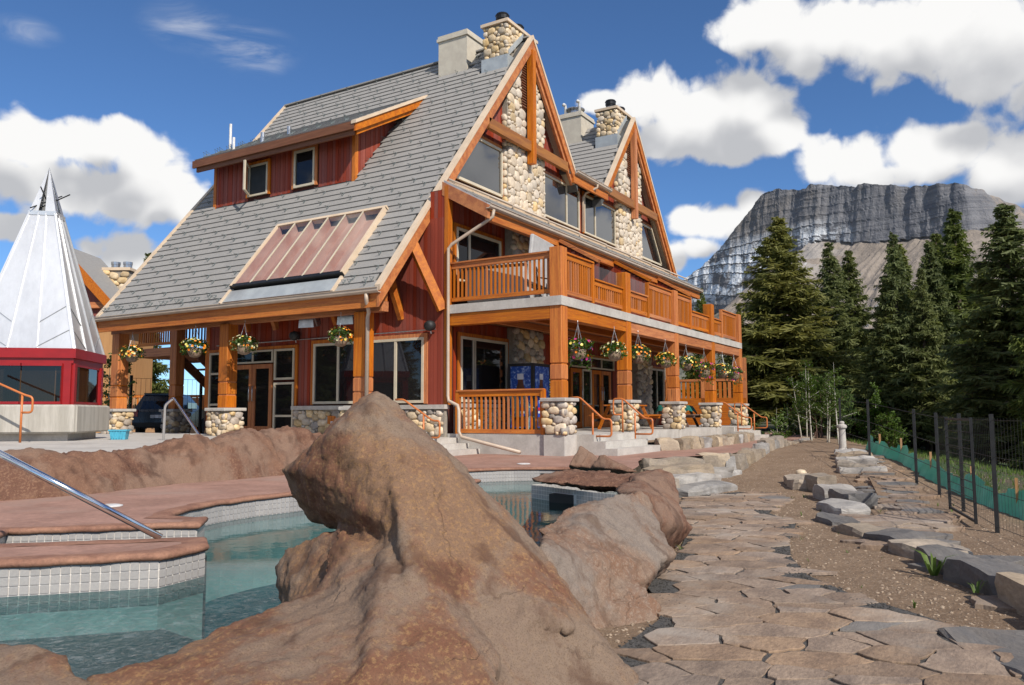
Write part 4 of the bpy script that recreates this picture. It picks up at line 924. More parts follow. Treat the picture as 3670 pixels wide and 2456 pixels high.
# glazed entrance
window(lodge, 'y', XW-.03, 8.80, 9.62, -.06, 1.42, (), (.45,), trim=0, fr=.06)
aw = window(lodge, 'y', XW-.03, 8.80, 9.62, 1.5, 2.4, (), trim=0, fr=.06)
tw = window(lodge, 'y', XW-.03, 9.68, 11.42, 2.02, 2.4, (10.55,), trim=0, fr=.05)
window(lodge, 'y', XW-.03, 11.5, 12.5, -.06, 2.4, (), (.8, 1.75), trim=0, fr=.06)
part('door_trim', 'timber_z', MB().box(XW-.07, XW-.02, 8.70, 8.79, -.06, 2.5).box(XW-.07, XW-.02, 12.52, 12.6, -.06, 2.5).box(XW-.075, XW-.02, 8.79, 12.52, 2.41, 2.5))
aw.rotation_euler = (0, 0, 0)
def door(parent, axis, plane, u0, u1, z0, z1, hside, out=-1, m='timber_z', st=.13):
    def B(mb, a, b, e, f_, d0, d1):
        lo, hi = sorted((plane+out*d0, plane+out*d1)); return mb.box(a, b, lo, hi, e, f_) if axis == 'x' else mb.box(lo, hi, a, b, e, f_)
    f = MB(); B(f, u0, u0+st, z0, z1, 0, .06); B(f, u1-st, u1, z0, z1, 0, .06); B(f, u0+st, u1-st, z1-st, z1, 0, .058); B(f, u0+st, u1-st, z0, z0+st*1.6, 0, .058)
    d = f.build('door', m, parent); g_ = MB(); e = plane+out*.03; g_.quad(*([(u0+st, e, z0+st*1.6), (u1-st, e, z0+st*1.6), (u1-st, e, z1-st), (u0+st, e, z1-st)] if axis == 'x' else [(e, u0+st, z0+st*1.6), (e, u1-st, z0+st*1.6), (e, u1-st, z1-st), (e, u0+st, z1-st)])); g_.build('pane', 'glass', d)
    h = u0+st*.5 if hside < 0 else u1-st*.5; hz = z0+.95; hd = MB()
    P = (lambda a, d_, z: (a, plane+out*d_, z)) if axis == 'x' else (lambda a, d_, z: (plane+out*d_, a, z))
    hd.tube([P(h, .05, hz), P(h, .11, hz), P(h, .11, hz+.45), P(h, .05, hz+.45)], .014, 6); hd.build('handle', 'galv', d, smooth=True); return d
door(lodge, 'y', XW-.03, 9.70, 10.54, -.06, 1.98, 1); door(lodge, 'y', XW-.03, 10.56, 11.40, -.06, 1.98, -1)
# knee braces carrying the eave
part('knee_brace', 'timber_slope', MB().beam((.10, 3.56, 3.15), (-.50, 4.16, 5.0), .16, .24, side=(.6, 1, 0)))
for i, y in enumerate((5.0, 6.1, 7.3, 8.5, 9.7, 10.9)): part('knee_brace', 'timber_slope', MB().beam((.14, y-.1, 3.0), (-.45, y+.05, 4.55), .13, .22, side=(0, 1, 0)))
part('conduit', 'galv', MB().tube([(.08, 3.75, 2.66), (.08, 12.2, 2.62)], .018, 6))
# --- posts with notched feet and cobbled piers
def pier(x0, x1, y0, y1, zb, h, rng, faces='xy', base=None):
    p = part('pier', 'mortar', MB().box(x0+.07, x1-.07, y0+.07, y1-.07, zb, zb+h-.09))
    MB().box(x0-.03, x1+.03, y0-.03, y1+.03, zb+h-.09, zb+h).build('cap', 'cap_stone', p, bevel=.015)
    if base is not None: MB().box(x0+.04, x1-.04, y0+.04, y1-.04, base, zb).build('footing', 'concrete', p)
    H = h-.09
    cobbles(p, (x0+.07, y1-.02, zb), (0, -1, 0), (-1, 0, 0), y1-y0-.04, H, rng, (.085, .20), STONES, .075)
    cobbles(p, (x0+.02, y0+.07, zb), (1, 0, 0), (0, -1, 0), x1-x0-.04, H, rng, (.085, .20), STONES, .075)
    return p
def post(x0, y0, w, z0, z1, notches=(.42, .80), w2=None):
    """square timber with saw-cut grooves above the foot and chamfered edges"""
    p = None; zs_ = [z0]+[z0+n for n in notches]+[z1]; w2 = w2 or w
    core = part('post', 'timber_z', MB().box(x0+.02, x0+w-.02, y0+.02, y0+w2-.02, z0, z1-.01))
    for a, b in zip(zs_, zs_[1:]):
        MB().box(x0, x0+w, y0, y0+w2, a+(.018 if a > z0 else 0), b-(.018 if b < z1 else 0)).build('post_block', 'timber_z', core, bevel=.012)
    return core
pr_ = random.Random(17); PX = (0.0, 3.86, 7.73, 11.55, 15.1)
for i, x in enumerate(PX):
    pier(x, x+.66, 0, .62, 0, .86, pr_, base=-.5); post(x+.14, .14, .32, .86, 4.45 if i == 0 else 4.40)
for y in (4.6, 9.62, 14.68):
    pier(-1.66, -.95, y, y+.78, -.1, .78, pr_); post(-1.47, y+.18, .36, .68, 3.03, (.36, .72))
pipe('downspout', [(XE-.1, 4.35, ZE-.2), (XE-.1, 4.35, ZE-.34), (-1.58, 4.55, ZE-.6), (-1.54, 4.62, ZE-.72), (-1.54, 4.62, .7)], .05)
# inner piers under the far corner
for (x, y) in ((1.2, 12.9), (.4, 11.9), (.5, 14.8)): pier(x, x+.7, y, y+.7, -.1, .78, pr_); 
post(1.4, 13.1, .32, .68, 3.4); post(.65, 14.95, .34, .68, 3.4)
# --- balcony
part('balcony_slab', 'concrete', MB().box(.10, 15.5, .12, 3.40, 3.04, 3.26))
bm_ = MB()
for a, b in zip(PX, PX[1:]): part('balcony_beam', 'timber_x', MB().box(a+.46, b+.14, .16, .44, 2.74, 3.036))
part('balcony_beam', 'timber_y', MB().box(.14, .42, .46, 3.42, 2.74, 3.036))
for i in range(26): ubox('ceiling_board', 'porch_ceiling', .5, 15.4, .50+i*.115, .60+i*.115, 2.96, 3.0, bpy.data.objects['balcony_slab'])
for y in (1.3, 2.3): part('ceiling_beam', 'timber_x', MB().box(.45, 15.3, y, y+.14, 2.80, 2.95))
def railing(name, axis, c, u0, u1, z0, z1, cap=True, w=.09, pitch=.125, th=.06, ends=(False, False)):
    """rails with turned-square balusters; every baluster its own piece"""
    B = (lambda mb, a, b, d, e, f_: mb.box(a, b, c-d, c+d, e, f_)) if axis == 'x' else (lambda mb, a, b, d, e, f_: mb.box(c-d, c+d, a, b, e, f_))
    r_ = MB(); B(r_, u0, u1, .03, z1-.15, z1-.02); m_ = 'timber_'+axis
    rail = part('railing', m_, r_)
    if cap: c_ = MB(); B(c_, u0-.01, u1+.01, .07, z1-.019, z1+.02); c_.build('cap_rail', m_, rail)
    b_ = MB(); B(b_, u0, u1, .03, z0, z0+.10); b_.build('bottom_rail', m_, rail)
    for e_, u in zip(ends, (u0, u1)):
        if e_: p_ = MB(); B(p_, u-.05, u+.05, .05, z0-.05, z1+.0); p_.build('newel', 'timber_z', rail)
    n = max(2, int((u1-u0)/pitch)); s = (u1-u0)/n
    for i in range(n):
        u = u0+(i+.5)*s
        if axis == 'x': ubox('baluster', 'timber_z', u-.022, u+.022, c-.02, c+.02, z0+.10, z1-.15, rail)
        else: ubox('baluster', 'timber_z', c-.02, c+.02, u-.022, u+.022, z0+.10, z1-.15, rail)
    return rail
railing('railing', 'y', .28, .50, 3.38, 3.36, 4.36)
TALL = [(.46, 2.1), (5.9, 7.85), (8.2, 9.75), (13.3, 15.2)]; LOW = [(2.2, 3.98), (4.34, 5.8), (9.85, 11.67), (12.03, 13.2)]
for a, b in TALL: railing('railing', 'x', .28, a, b, 3.36, 4.36, ends=(a in (5.9, 13.3), b in (2.1, 9.75)))
for a, b in LOW:
    railing('railing', 'x', .28, a, b, 3.36, 3.94); part('glass_screen', 'glass_clear', MB().quad((a+.03, .28, 3.97), (b-.03, .28, 3.97), (b-.03, .28, 4.33), (a+.03, .28, 4.33)))
# porch railing at ground level
railing('railing', 'y', .18, .66, 3.12, .02, 1.07, ends=(True, True))
# --- wall behind the balcony, upper and ground floor
part('wall', 'siding_back', MB().box(.42, 15.6, 3.47, 3.7, -.1, 3.02)); gfw = bpy.data.objects.get('wall.002')
part('wall', 'siding_back', MB().box(.42, 15.6, 3.47, 3.7, 3.27, 6.3)); upw = [o for o in lodge.children if o.name.startswith('wall')][-1]; gfw = [o for o in lodge.children if o.name.startswith('wall')][-2]
opn2 = [(.62, 3.1, .72, 2.62), (3.1, 4.75, -.1, 3.1), (6.85, 10.5, -.1, 2.5), (12.2, 13.62, -.1, 3.1), (13.62, 15.6, .3, 2.4)]
siding(gfw, 'x', 3.47, .45, 15.5, .02, 2.95, opn2)
siding(upw, 'x', 3.47, .34, 15.5, 3.28, 6.05, [(.42, 2.75, 3.3, 5.45), (3.0, 4.25, 3.2, 6.3), (5.2, 7.2, 3.28, 5.4), (9.0, 11, 3.28, 5.4)])
window(lodge, 'x', 3.45, .70, 3.02, .80, 2.52, (1.32, 1.36), fr=.07); window(lodge, 'x', 3.45, 13.7, 15.5, .4, 2.3, (14.7,), fr=.07)
window(lodge, 'x', 3.45, .50, 2.68, 3.95, 5.38, (1.1,), fr=.07); window(lodge, 'x', 3.45, 5.3, 7.1, 3.3, 5.3, (6.2,), fr=.07); window(lodge, 'x', 3.45, 9.1, 10.9, 3.3, 5.3, (10,), fr=.07)
for (x0, x1, z0, z1, pal) in ((3.1, 4.8, 0, 2.95, STONES), (12.2, 13.6, 0, 2.95, STONES), (3.0, 4.25, 3.28, 6.0, STONES)):
    s_ = part('stone_breast', 'mortar', MB().box(x0, x1, 3.22, 3.468, z0, z1)); cobbles(s_, (x0, 3.22, z0), (1, 0, 0), (0, -1, 0), x1-x0, z1-z0, cr, (.12, .27), [STONES[i] for i in (4, 5, 6, 0)], .09)
wz = part('wainscot', 'mortar', MB().box(.45, 3.1, 3.33, 3.45, -.1, .66)); part('sill_cap', 'cap_stone', MB().box(.42, 3.1, 3.26, 3.44, .66, .76)); cobbles(wz, (.45, 3.33, .0), (1, 0, 0), (0, -1, 0), 2.65, .64, cr, (.09, .2), STONES, .08)
for a, b, hs in ((6.95, 7.75, 1), (8.55, 9.3, 1), (9.32, 10.1, -1)): door(lodge, 'x', 3.44, a, b, .01, 1.98, hs)
window(lodge, 'x', 3.44, 6.9, 10.4, 2.03, 2.42, (7.78, 8.5, 9.35), trim=.08, fr=.05); window(lodge, 'x', 3.44, 7.8, 8.5, .02, 1.98, (), (.8,), trim=0, fr=.06)
part('porch_panel', 'timber_z', MB().box(7.82, 8.5, 3.33, 3.40, .05, .78))
# --- skylight
sk = part('skylight', 'cream_trim', MB())
bpy.data.objects.remove(sk)
x0, x1, y0, y1 = SKY
def sp_(x, y, h): return (x-h*.779, y, zl(x)+h*.627)     # h normal to the slope
def sbar(mb, xa, xb, ya, yb, h0, h1): return mb.hexa([sp_(xa, ya, h0), sp_(xb, ya, h0), sp_(xb, yb, h0), sp_(xa, yb, h0), sp_(xa, ya, h1), sp_(xb, ya, h1), sp_(xb, yb, h1), sp_(xa, yb, h1)])
mb = MB(); sbar(mb, x0-.05, x1, y0-.05, y0+.03, -.05, .14); sbar(mb, x0-.05, x1, y1-.03, y1+.05, -.05, .14); sbar(mb, x1-.02, x1+.04, y0-.05, y1+.05, -.05, .135)
sk = part('skylight', 'cream_trim', mb)
mb = MB(); sbar(mb, x0-.07, x0, y0-.04, y1+.04, -.02, .125); mb.build('sill', 'dark_metal', sk)
mb = MB(); sbar(mb, XE-.02, x0-.12, y0-.03, y1+.06, .0, .03); mb.build('apron', 'flashing', sk)
mb = MB(); sbar(mb, XE-.06, x0-.10, y0-.05, y0+.02, .0, .07); sbar(mb, XE-.06, x0-.10, y1+.0, y1+.07, .0, .07); mb.build('apron_edge', 'cream_trim', sk)
mat('well_wood', (.50, .29, .23), (.58, .40, .34), .6, 1.4, (1, 3, 1), 5)
mb = MB(); sbar(mb, x0, x1, y0+.05, y1-.05, -.16, -.12); mb.build('light_well', 'well_wood', sk)
for i in range(7):
    y = y0+.08+(y1-y0-.16)*i/6
    if 0 < i < 6: mb = MB(); sbar(mb, x0-.02, x1-.02, y-.02, y+.02, .105, .13); mb.build('mullion', 'window_frame', sk)
    mb = MB(); sbar(mb, x0, x1, y-.012, y+.012, -.12, .09); mb.build('well_divider', 'well_wood', sk)
    if i < 6: yb = y0+.08+(y1-y0-.16)*(i+1)/6; MB().quad(sp_(x0, y+.01, .11), sp_(x1-.02, y+.01, .11), sp_(x1-.02, yb-.01, .11), sp_(x0, yb-.01, .11)).build('pane', 'glass_smoke', sk)
# --- dormer
XD, D0, D1 = 1.45, 7.85, 14.25
dz = lambda x: 9.12+(x-.85)*.565
dw = part('dormer', 'siding_back', MB().hexa([(XD, D0, 7.3), (4.2, D0, 10.0), (4.2, D1, 10.0), (XD, D1, 7.3), (XD, D0, dz(XD)-.2), (4.2, D0, dz(4.2)-.2), (4.2, D1, dz(4.2)-.2), (XD, D1, dz(XD)-.2)]))
siding(dw, 'y', XD, D0+.1, D1-.1, zl(XD)-.05, dz(XD)-.2, [(9.36, 10.46, 7.5, 8.98), (11.47, 12.60, 7.5, 8.88)])
siding(dw, 'x', D0, XD+.1, 3.7, lambda x: zl(x)-.05, lambda x: dz(x)-.2)
MB().box(XD-.04, XD+.10, D0-.04, D0+.09, zl(XD)-.1, dz(XD)-.19).box(XD-.04, XD+.02, D1-.1, D1+.03, zl(XD)-.1, dz(XD)-.19).build('corner_board', 'timber_z', dw)
mb = MB(); mb.hexa([(.85, 7.32, dz(.85)-.22), (4.15, 7.32, dz(4.15)-.22), (4.15, 14.6, dz(4.15)-.22), (.85, 14.6, dz(.85)-.22), (.85, 7.32, dz(.85)-.02), (4.15, 7.32, dz(4.15)-.02), (4.15, 14.6, dz(4.15)-.02), (.85, 14.6, dz(.85)-.02)]); drf = mb.build('dormer_roof', 'roof_under', dw)
mb = MB().box(.78, .85, 7.3, 14.62, dz(.85)-.26, dz(.85)-.02).box(.86, .93, 7.38, 14.5, dz(.85)-.40, dz(.85)-.225); mb.build('fascia', 'brown_fascia', dw)
mb = MB().hexa([(.80, 7.25, dz(.8)-.30), (4.0, 7.25, dz(4.0)-.30), (4.0, 7.32, dz(4.0)-.30), (.80, 7.32, dz(.8)-.30), (.80, 7.25, dz(.8)-.06), (4.0, 7.25, dz(4.0)-.06), (4.0, 7.32, dz(4.0)-.06), (.80, 7.32, dz(.8)-.06)])
mb.hexa([(.95, 7.33, dz(.95)-.44), (3.9, 7.33, dz(3.9)-.44), (3.9, 7.4, dz(3.9)-.44), (.95, 7.4, dz(.95)-.44), (.95, 7.33, dz(.95)-.225), (3.9, 7.33, dz(3.9)-.225), (3.9, 7.4, dz(3.9)-.225), (.95, 7.4, dz(.95)-.225)]); mb.build('barge_board', 'timber_slope', dw)
mb = MB().hexa([(.76, 7.2, dz(.76)-.055), (4.3, 7.2, dz(4.3)-.055), (4.3, 7.40, dz(4.3)-.055), (.76, 7.40, dz(.76)-.055), (.76, 7.2, dz(.76)+.04), (4.3, 7.2, dz(4.3)+.04), (4.3, 7.40, dz(4.3)+.04), (.76, 7.40, dz(.76)+.04)]); mb.build('rake_trim', 'cream_trim', dw)
for r_ in range(10):
    x = .80+r_*.32; o = ubox('roof_sheet', 'roof_tile', x, x+.36, 7.42, 14.55, dz(x+.18)+.01, dz(x+.18)+.045, dw); o.rotation_euler = (0, -math.atan(.565)+.04, 0)
    for j in range(12):
        if r_ < 3: o = bpy.data.objects.new('snow_guard', GUARD); link(o, dw); o.location = (x+.1, 7.75+j*.58+(.29 if r_ % 2 else 0), dz(x+.1)+.05); o.rotation_euler = (0, -math.atan(.565), 0); o.scale = (1.3, 1.3, 1.3)
window(lodge, 'y', XD-.03, 9.46, 10.36, 7.66, 8.86, (), fr=.07)
cw = window(lodge, 'y', XD-.03, 11.57, 12.50, 7.68, 8.74, (), fr=.06, glass='black_plastic')  # sash stands open; black sheet paints the dark of the room inside
sash = part('sash', 'window_frame', MB().beam((.78, 11.98, 7.72), (.78, 11.98, 8.70), .06, .06).beam((1.38, 12.45, 7.72), (1.38, 12.45, 8.70), .06, .06).beam((.78, 11.98, 7.74), (1.38, 12.45, 7.74), .06, .06).beam((.78, 11.98, 8.68), (1.38, 12.45, 8.68), .06, .06))
MB().quad((.78, 11.98, 7.72), (1.38, 12.45, 7.72), (1.38, 12.45, 8.7), (.78, 11.98, 8.7)).build('pane', 'glass_clear', sash)
for (x, y, h, r_) in ((1.5, 13.6, .95, .045), (1.4, 13.3, .45, .045), (1.5, 12.0, .35, .07), (1.9, 11.2, .3, .06)): part('vent_pipe', 'white_plastic' if r_ < .05 else 'galv', MB().tube([(x, y, dz(x)-.05), (x, y, dz(x)+h)], r_, 10))
# --- chimneys
def chimney(dx):
    x0, x1, y0, y1 = 4.62+dx, 6.5+dx, 4.36, 5.30
    c = part('chimney', 'mortar', MB().box(x0+.06, x1-.06, y0+.06, y1-.06, 11.2, 13.02))
    MB().box(x0-.05, x1+.05, y0-.05, y1+.05, 13.02, 13.12).build('cap', 'cream_trim', c)
    MB().box(x0-.03, x0+.04, y0-.03, y1+.03, 11.3, 11.93).box(x0+.041, x1, y0-.03, y0+.03, 11.3, 11.93).build('flashing', 'flashing', c)
    MB().hexa([(x0+.05, y0-.035, 11.9), (XA+dx-.05, y0-.035, 12.80), (XA+dx-.05, y0+.03, 12.80), (x0+.05, y0+.03, 11.9), (x0+.05, y0-.035, 12.1), (XA+dx-.05, y0-.035, 13.0), (XA+dx-.05, y0+.03, 13.0), (x0+.05, y0+.03, 12.1)]).build('flashing', 'flashing', c)
    cobbles(c, (x0+.06, y1, 11.9), (0, -1, 0), (-1, 0, 0), y1-y0, 1.1, cr, (.10, .26), STONES[:5], .085, horiz=1.0)
    cobbles(c, (x0, y0+.06, 11.95), (1, 0, 0), (0, -1, 0), x1-x0, 1.05, cr, (.10, .26), STONES[:5], .085, lambda a, b: 11.95+b < zl(x0+a-dx)+.2 or 11.95+b < zrr(x0+a-dx) and False, horiz=1.0)
    for (fx, fy) in ((x0+.5, 4.85), (x0+1.45, 4.85)):
        MB().lathe([(.16, 0), (.16, .2)], (fx, fy, 13.12), 16).build('flue', 'galv', c, smooth=False)
        MB().lathe([(.19, .2), (.19, .26), (.22, .27), (.22, .40), (.24, .41), (.20, .47), (.05, .48)], (fx, fy, 13.12), 16).build('flue_cap', 'dark_metal', c)
chimney(0); chimney(DX2)
def stucco(dx):
    x0, x1, y0, y1 = 5.0+dx, 6.25+dx, 6.18, 7.36
    c = part('chimney', 'stucco', MB().box(x0, x1, y0, y1, 11.6, 13.2)); MB().box(x0-.05, x1+.05, y0-.05, y1+.05, 13.2, 13.30).box(x0-.02, x1+.02, y0-.02, y1+.02, 13.301, 13.40).build('cap', 'stucco', c); return c
stucco(0); c2 = stucco(DX2)
for (a, b) in ((5.35, 7.1), (5.3, 6.4)): MB().tube([(a+DX2, b, 13.4), (a+DX2, b, 13.85), (a-.05+DX2, b, 13.93), (a-.15+DX2, b, 13.93), (a-.2+DX2, b, 13.86)], .06, 8).build('vent_pipe', 'white_plastic', c2, smooth=True)
MB().lathe([(.24, 0), (.24, .3), (.42, .31), (.42, .34), (.10, .44), (.02, .44)], (5.6+DX2, 6.75, 13.4), 18).build('vent_cap', 'galv', c2)
# --- decks, steps and low walls belong to the building
part('deck', 'concrete', MB().box(.12, 16.2, .06, 3.4, -.5, -.001)); part('deck', 'concrete', MB().prism([(-2.4, 3.35), (.14, 3.35), (.14, 16.5), (-17, 16.5), (-17, 4.2), (-15.5, 3.2), (-11.3, 2.15), (-9, 2.1), (-6.4, 2.05), (-4.4, 2.75)], -.6, -.09))
for k in range(3):
    part('step', 'concrete', MB().box(.72-.004*k, 3.2+.12*k, -.08-.30*(k+1), .07-.001*k, -.49-.002*k, -.002-.16*k-(.003 if k == 0 else 0)))
    part('step', 'concrete', MB().box(-2.2-.004*k, .10+.003*k, 3.36-.32*(k+1), 3.36-.002*k, -.49-.002*k, -.09-.13*k-.004))
    part('step', 'concrete', MB().box(12.3-.004*k, 14.9+.004*k, -.08-.30*(k+1), .07-.001*k, -.49-.002*k, -.002-.16*k-(.003 if k == 0 else 0)))
# ------------------------------------------------------------------ fire pit under a tipi-shaped metal hood
mat('hood_metal', (.74, .745, .75), (.64, .645, .655), .42, 1.2, (1, 1, .4), 6, metal=.75, spec=.4, fine=.06)
mat('hood_dark', (.34, .35, .36), (.26, .27, .28), .45, 6, (1, 1, 3), metal=.6)
def sqpt(r_, k, z): a = R(90*k); return (r_*math.cos(a), r_*math.sin(a), z)
fp = thing('fire_pit', (0, 0, 0), 'silver tipi-shaped fire pit hood on a red glazed frame and concrete ring', 'fire pit')
def sqring(mb, r0, r1, z0, z1):
    for k in range(4): mb.hexa([sqpt(r0, k, z0), sqpt(r1, k, z0), sqpt(r1, k+1, z0), sqpt(r0, k+1, z0), sqpt(r0, k, z1), sqpt(r1, k, z1), sqpt(r1, k+1, z1), sqpt(r0, k+1, z1)])
    return mb
sqring(MB(), .9, 1.62, .17, .82).build('ring_wall', 'concrete_streak', fp, bevel=.04); sqring(MB(), .7, 1.30, -.02, .17).build('plinth', 'concrete', fp)
sqring(MB(), 1.26, 1.48, 1.88, 2.10).build('eave_frame', 'red_paint', fp); sqring(MB(), 1.30, 1.40, 1.76, 1.879).build('head_frame', 'red_paint', fp)
for k in range(4):
    a, b = Vector(sqpt(1.37, k, 0)), Vector(sqpt(1.37, k+1, 0)); d = (b-a).normalized()
    for p in (a+d*.08, b-d*.08): MB().beam((p.x, p.y, .82), (p.x, p.y, 1.76), .14, .10, side=d).build('upright', 'red_paint', fp)
    p, q = a+d*.18, b-d*.18; mid = p.lerp(q, .5)
    for (e, f_) in ((p, mid-d*.01), (mid+d*.01, q)):
        df = MB().beam((e.x, e.y, .86), (f_.x, f_.y, .86), .05, .06).beam((e.x, e.y, 1.73), (f_.x, f_.y, 1.73), .05, .06).build('door_frame', 'red_paint', fp)
        MB().quad((e.x, e.y, .84), (f_.x, f_.y, .84), (f_.x, f_.y, 1.74), (e.x, e.y, 1.74)).build('pane', 'glass_dark', df)
        for h in (e,) if e is p else (f_,): MB().beam(h+Vector((0, 0, .83)), h+Vector((0, 0, 1.76)), .06, .05).build('stile', 'red_paint', df)
    mm = 'hood_metal'
    lo = [Vector(sqpt(1.42, k, 2.10)), Vector(sqpt(1.42, k+1, 2.10))]; hi = [Vector(sqpt(.36, k, 5.42)), Vector(sqpt(.36, k+1, 5.42))]
    hp = MB().quad(lo[0], lo[1], hi[1], hi[0]).build('hood_panel', mm, fp); nrm = (lo[1]-lo[0]).cross(hi[0]-lo[0]).normalized()
    for t_ in (.015, .36, .64, .985):
        MB().beam(lo[0].lerp(lo[1], t_)+nrm*.012, hi[0].lerp(hi[1], t_)+nrm*.012, .025, .03, side=(lo[1]-lo[0])).build('seam', mm, hp)
    for t0, t1 in ((.64, 1.0), (.36, 0.0)):
        for h0 in (.0, .17): MB().beam((lo[0].lerp(lo[1], t0)).lerp(hi[0].lerp(hi[1], t0), h0+.01)+nrm*.006, (lo[0].lerp(lo[1], t1)).lerp(hi[0].lerp(hi[1], t1), h0+.14)+nrm*.006, .016, .010, side=nrm).build('seam', 'hood_dark', hp)
    c0, c1 = Vector(sqpt(.37, k, 5.46)), Vector(sqpt(.37, k+1, 5.46)); tip = Vector((0, 0, 6.62))
    MB().quad(c0, c0.lerp(c1, .34), tip, tip-Vector((0, 0, .02))).quad(c0.lerp(c1, .60), c1, tip-Vector((0, 0, .02)), tip).build('crown_blade', mm, fp)
sqring(MB(), .33, .40, 5.36, 5.46).build('collar', mm, fp)
for (p, q) in (((-.4, -.2, 5.5), (.35, .3, 5.95)), ((-.35, .3, 5.55), (.3, -.3, 6.0)), ((.1, -.4, 5.5), (-.1, .35, 6.0))): MB().tube([p, q], .015, 5).build('crown_pole', 'dark_metal', fp)
fp.scale = (1.1, 1.1, 1.0); fp.location = (-5.9, 11.05, -.09); fp.rotation_euler = (0, 0, R(31.2+29+180+27))
mb = MB()
bx = thing('storage_bin', (0, 0, 0), 'bright blue plastic bin tucked under the concrete ring', 'bin')
MB().hexa([(-.16, -.12, 0), (.16, -.12, 0), (.16, .12, 0), (-.16, .12, 0), (-.19, -.14, .22), (.19, -.14, .22), (.19, .14, .22), (-.19, .14, .22)]).build('body', 'aqua_plastic', bx)
MB().box(-.21, .21, -.16, .16, .2, .235).build('rim', 'aqua_plastic', bx); [MB().box(-.15+i*.06, -.13+i*.06, -.15, -.135, .03, .2).build('rib', 'aqua_plastic', bx) for i in range(5)]
bx.location = (-4.85, 9.4, -.088); bx.rotation_euler = (0, 0, R(-50))

# ------------------------------------------------------------------ handrails
def arc3(p0, p1, p2, n=5):
    p0, p1, p2 = Vector(p0), Vector(p1), Vector(p2); return [p0.lerp(p1, t).lerp(p1.lerp(p2, t), t) for t in [i/n for i in range(n+1)]]
def rounded(pts, r_=.08):
    out = [Vector(pts[0])]
    for a, b, c in zip(pts, pts[1:], pts[2:]):
        a, b, c = Vector(a), Vector(b), Vector(c); l1, l2 = min(r_, (a-b).length*.45), min(r_, (c-b).length*.45)
        out += arc3(b+(a-b).normalized()*l1, b, b+(c-b).normalized()*l2, 4)
    return out+[Vector(pts[-1])]
def handrail(label, rail_pts, posts, m='orange_rail', r_=.024, group=None):
    base = posts[0][0] if posts else rail_pts[0]
    t = thing('handrail', base, label, 'handrail', group)
    MB().tube(rounded(rail_pts), r_, 8).build('rail', m, t, smooth=True)
    for a, b in posts: MB().tube([a, b], r_, 8).build('post', m, t, smooth=True)
    return t
def stair_rail(label, x, y0, drop=.50, run=.85, zt=.88, left_loop=False, dirv=(0, -1)):
    dx, dy = dirv
    P = lambda s, z: (x+dx*s, y0+dy*s, z)
    pts = [P(0, zt), P(.25, zt), P(.25+run, zt-drop), P(.25+run+.2, zt-drop), P(.25+run+.2, zt-drop-.40), P(.25+run-.28, zt-drop-.40)]
    if left_loop: pts = [P(.24, zt-.42), P(-.02, zt-.42)]+[P(-.02, zt)]+pts[1:]
    posts = [(P(.25+run-.28, zt-1.25), P(.25+run-.28, zt-drop+.15))]
    if left_loop: posts.append((P(.24, -.0), P(.24, zt)))
    return handrail(label, pts, posts)
stair_rail('orange pipe handrail on the near side of the front porch steps', .86, .30, .52, .62, .88)
stair_rail('orange looped handrail in front of the second stone pier', 3.2, .20, .52, .62, .88, True)
stair_rail('orange pipe handrail between the last two stone piers', 12.5, .25, .55, .75, .88)
stair_rail('orange looped handrail beyond the last stone pier at the far steps', 14.75, .25, .55, .75, .88, True)
stair_rail('orange pipe handrail by the concrete steps at the lodge corner', -.9, 4.24, .52, .90, .85)
handrail('orange looped handrail in front of the concrete fire pit ring', [(-7.75, 10.2, 1.42), (-7.11, 9.30, .92), (-7.02, 9.17, .88), (-7.02, 9.17, .55), (-7.14, 9.36, .55)], [((-7.14, 9.36, -.09), (-7.14, 9.36, .96))])
handrail('long stainless steel rail slanting down to the near pool divider', [(-13.45, -1.75, .42), (-12.36, -2.84, -.47)], [((-13.3, -1.9, -.9), (-13.3, -1.9, .3))], 'steel', .028)
handrail('curved stainless steel grab rail on the upper pool deck', [(-4.7, 7.95, -.09), (-4.72, 7.9, .72), (-4.72, 7.6, .88), (-5.12, 6.17, .08), (-5.3, 5.5, -.25)], [], 'steel', .028)
handrail('stainless steel rail running down behind the big boulder to the far pool step', [(-6.25, -.2, .25), (-6.04, -.45, .13), (-6.85, -1.72, -.40), (-6.9, -1.79, -.47)], [], 'steel', .024)

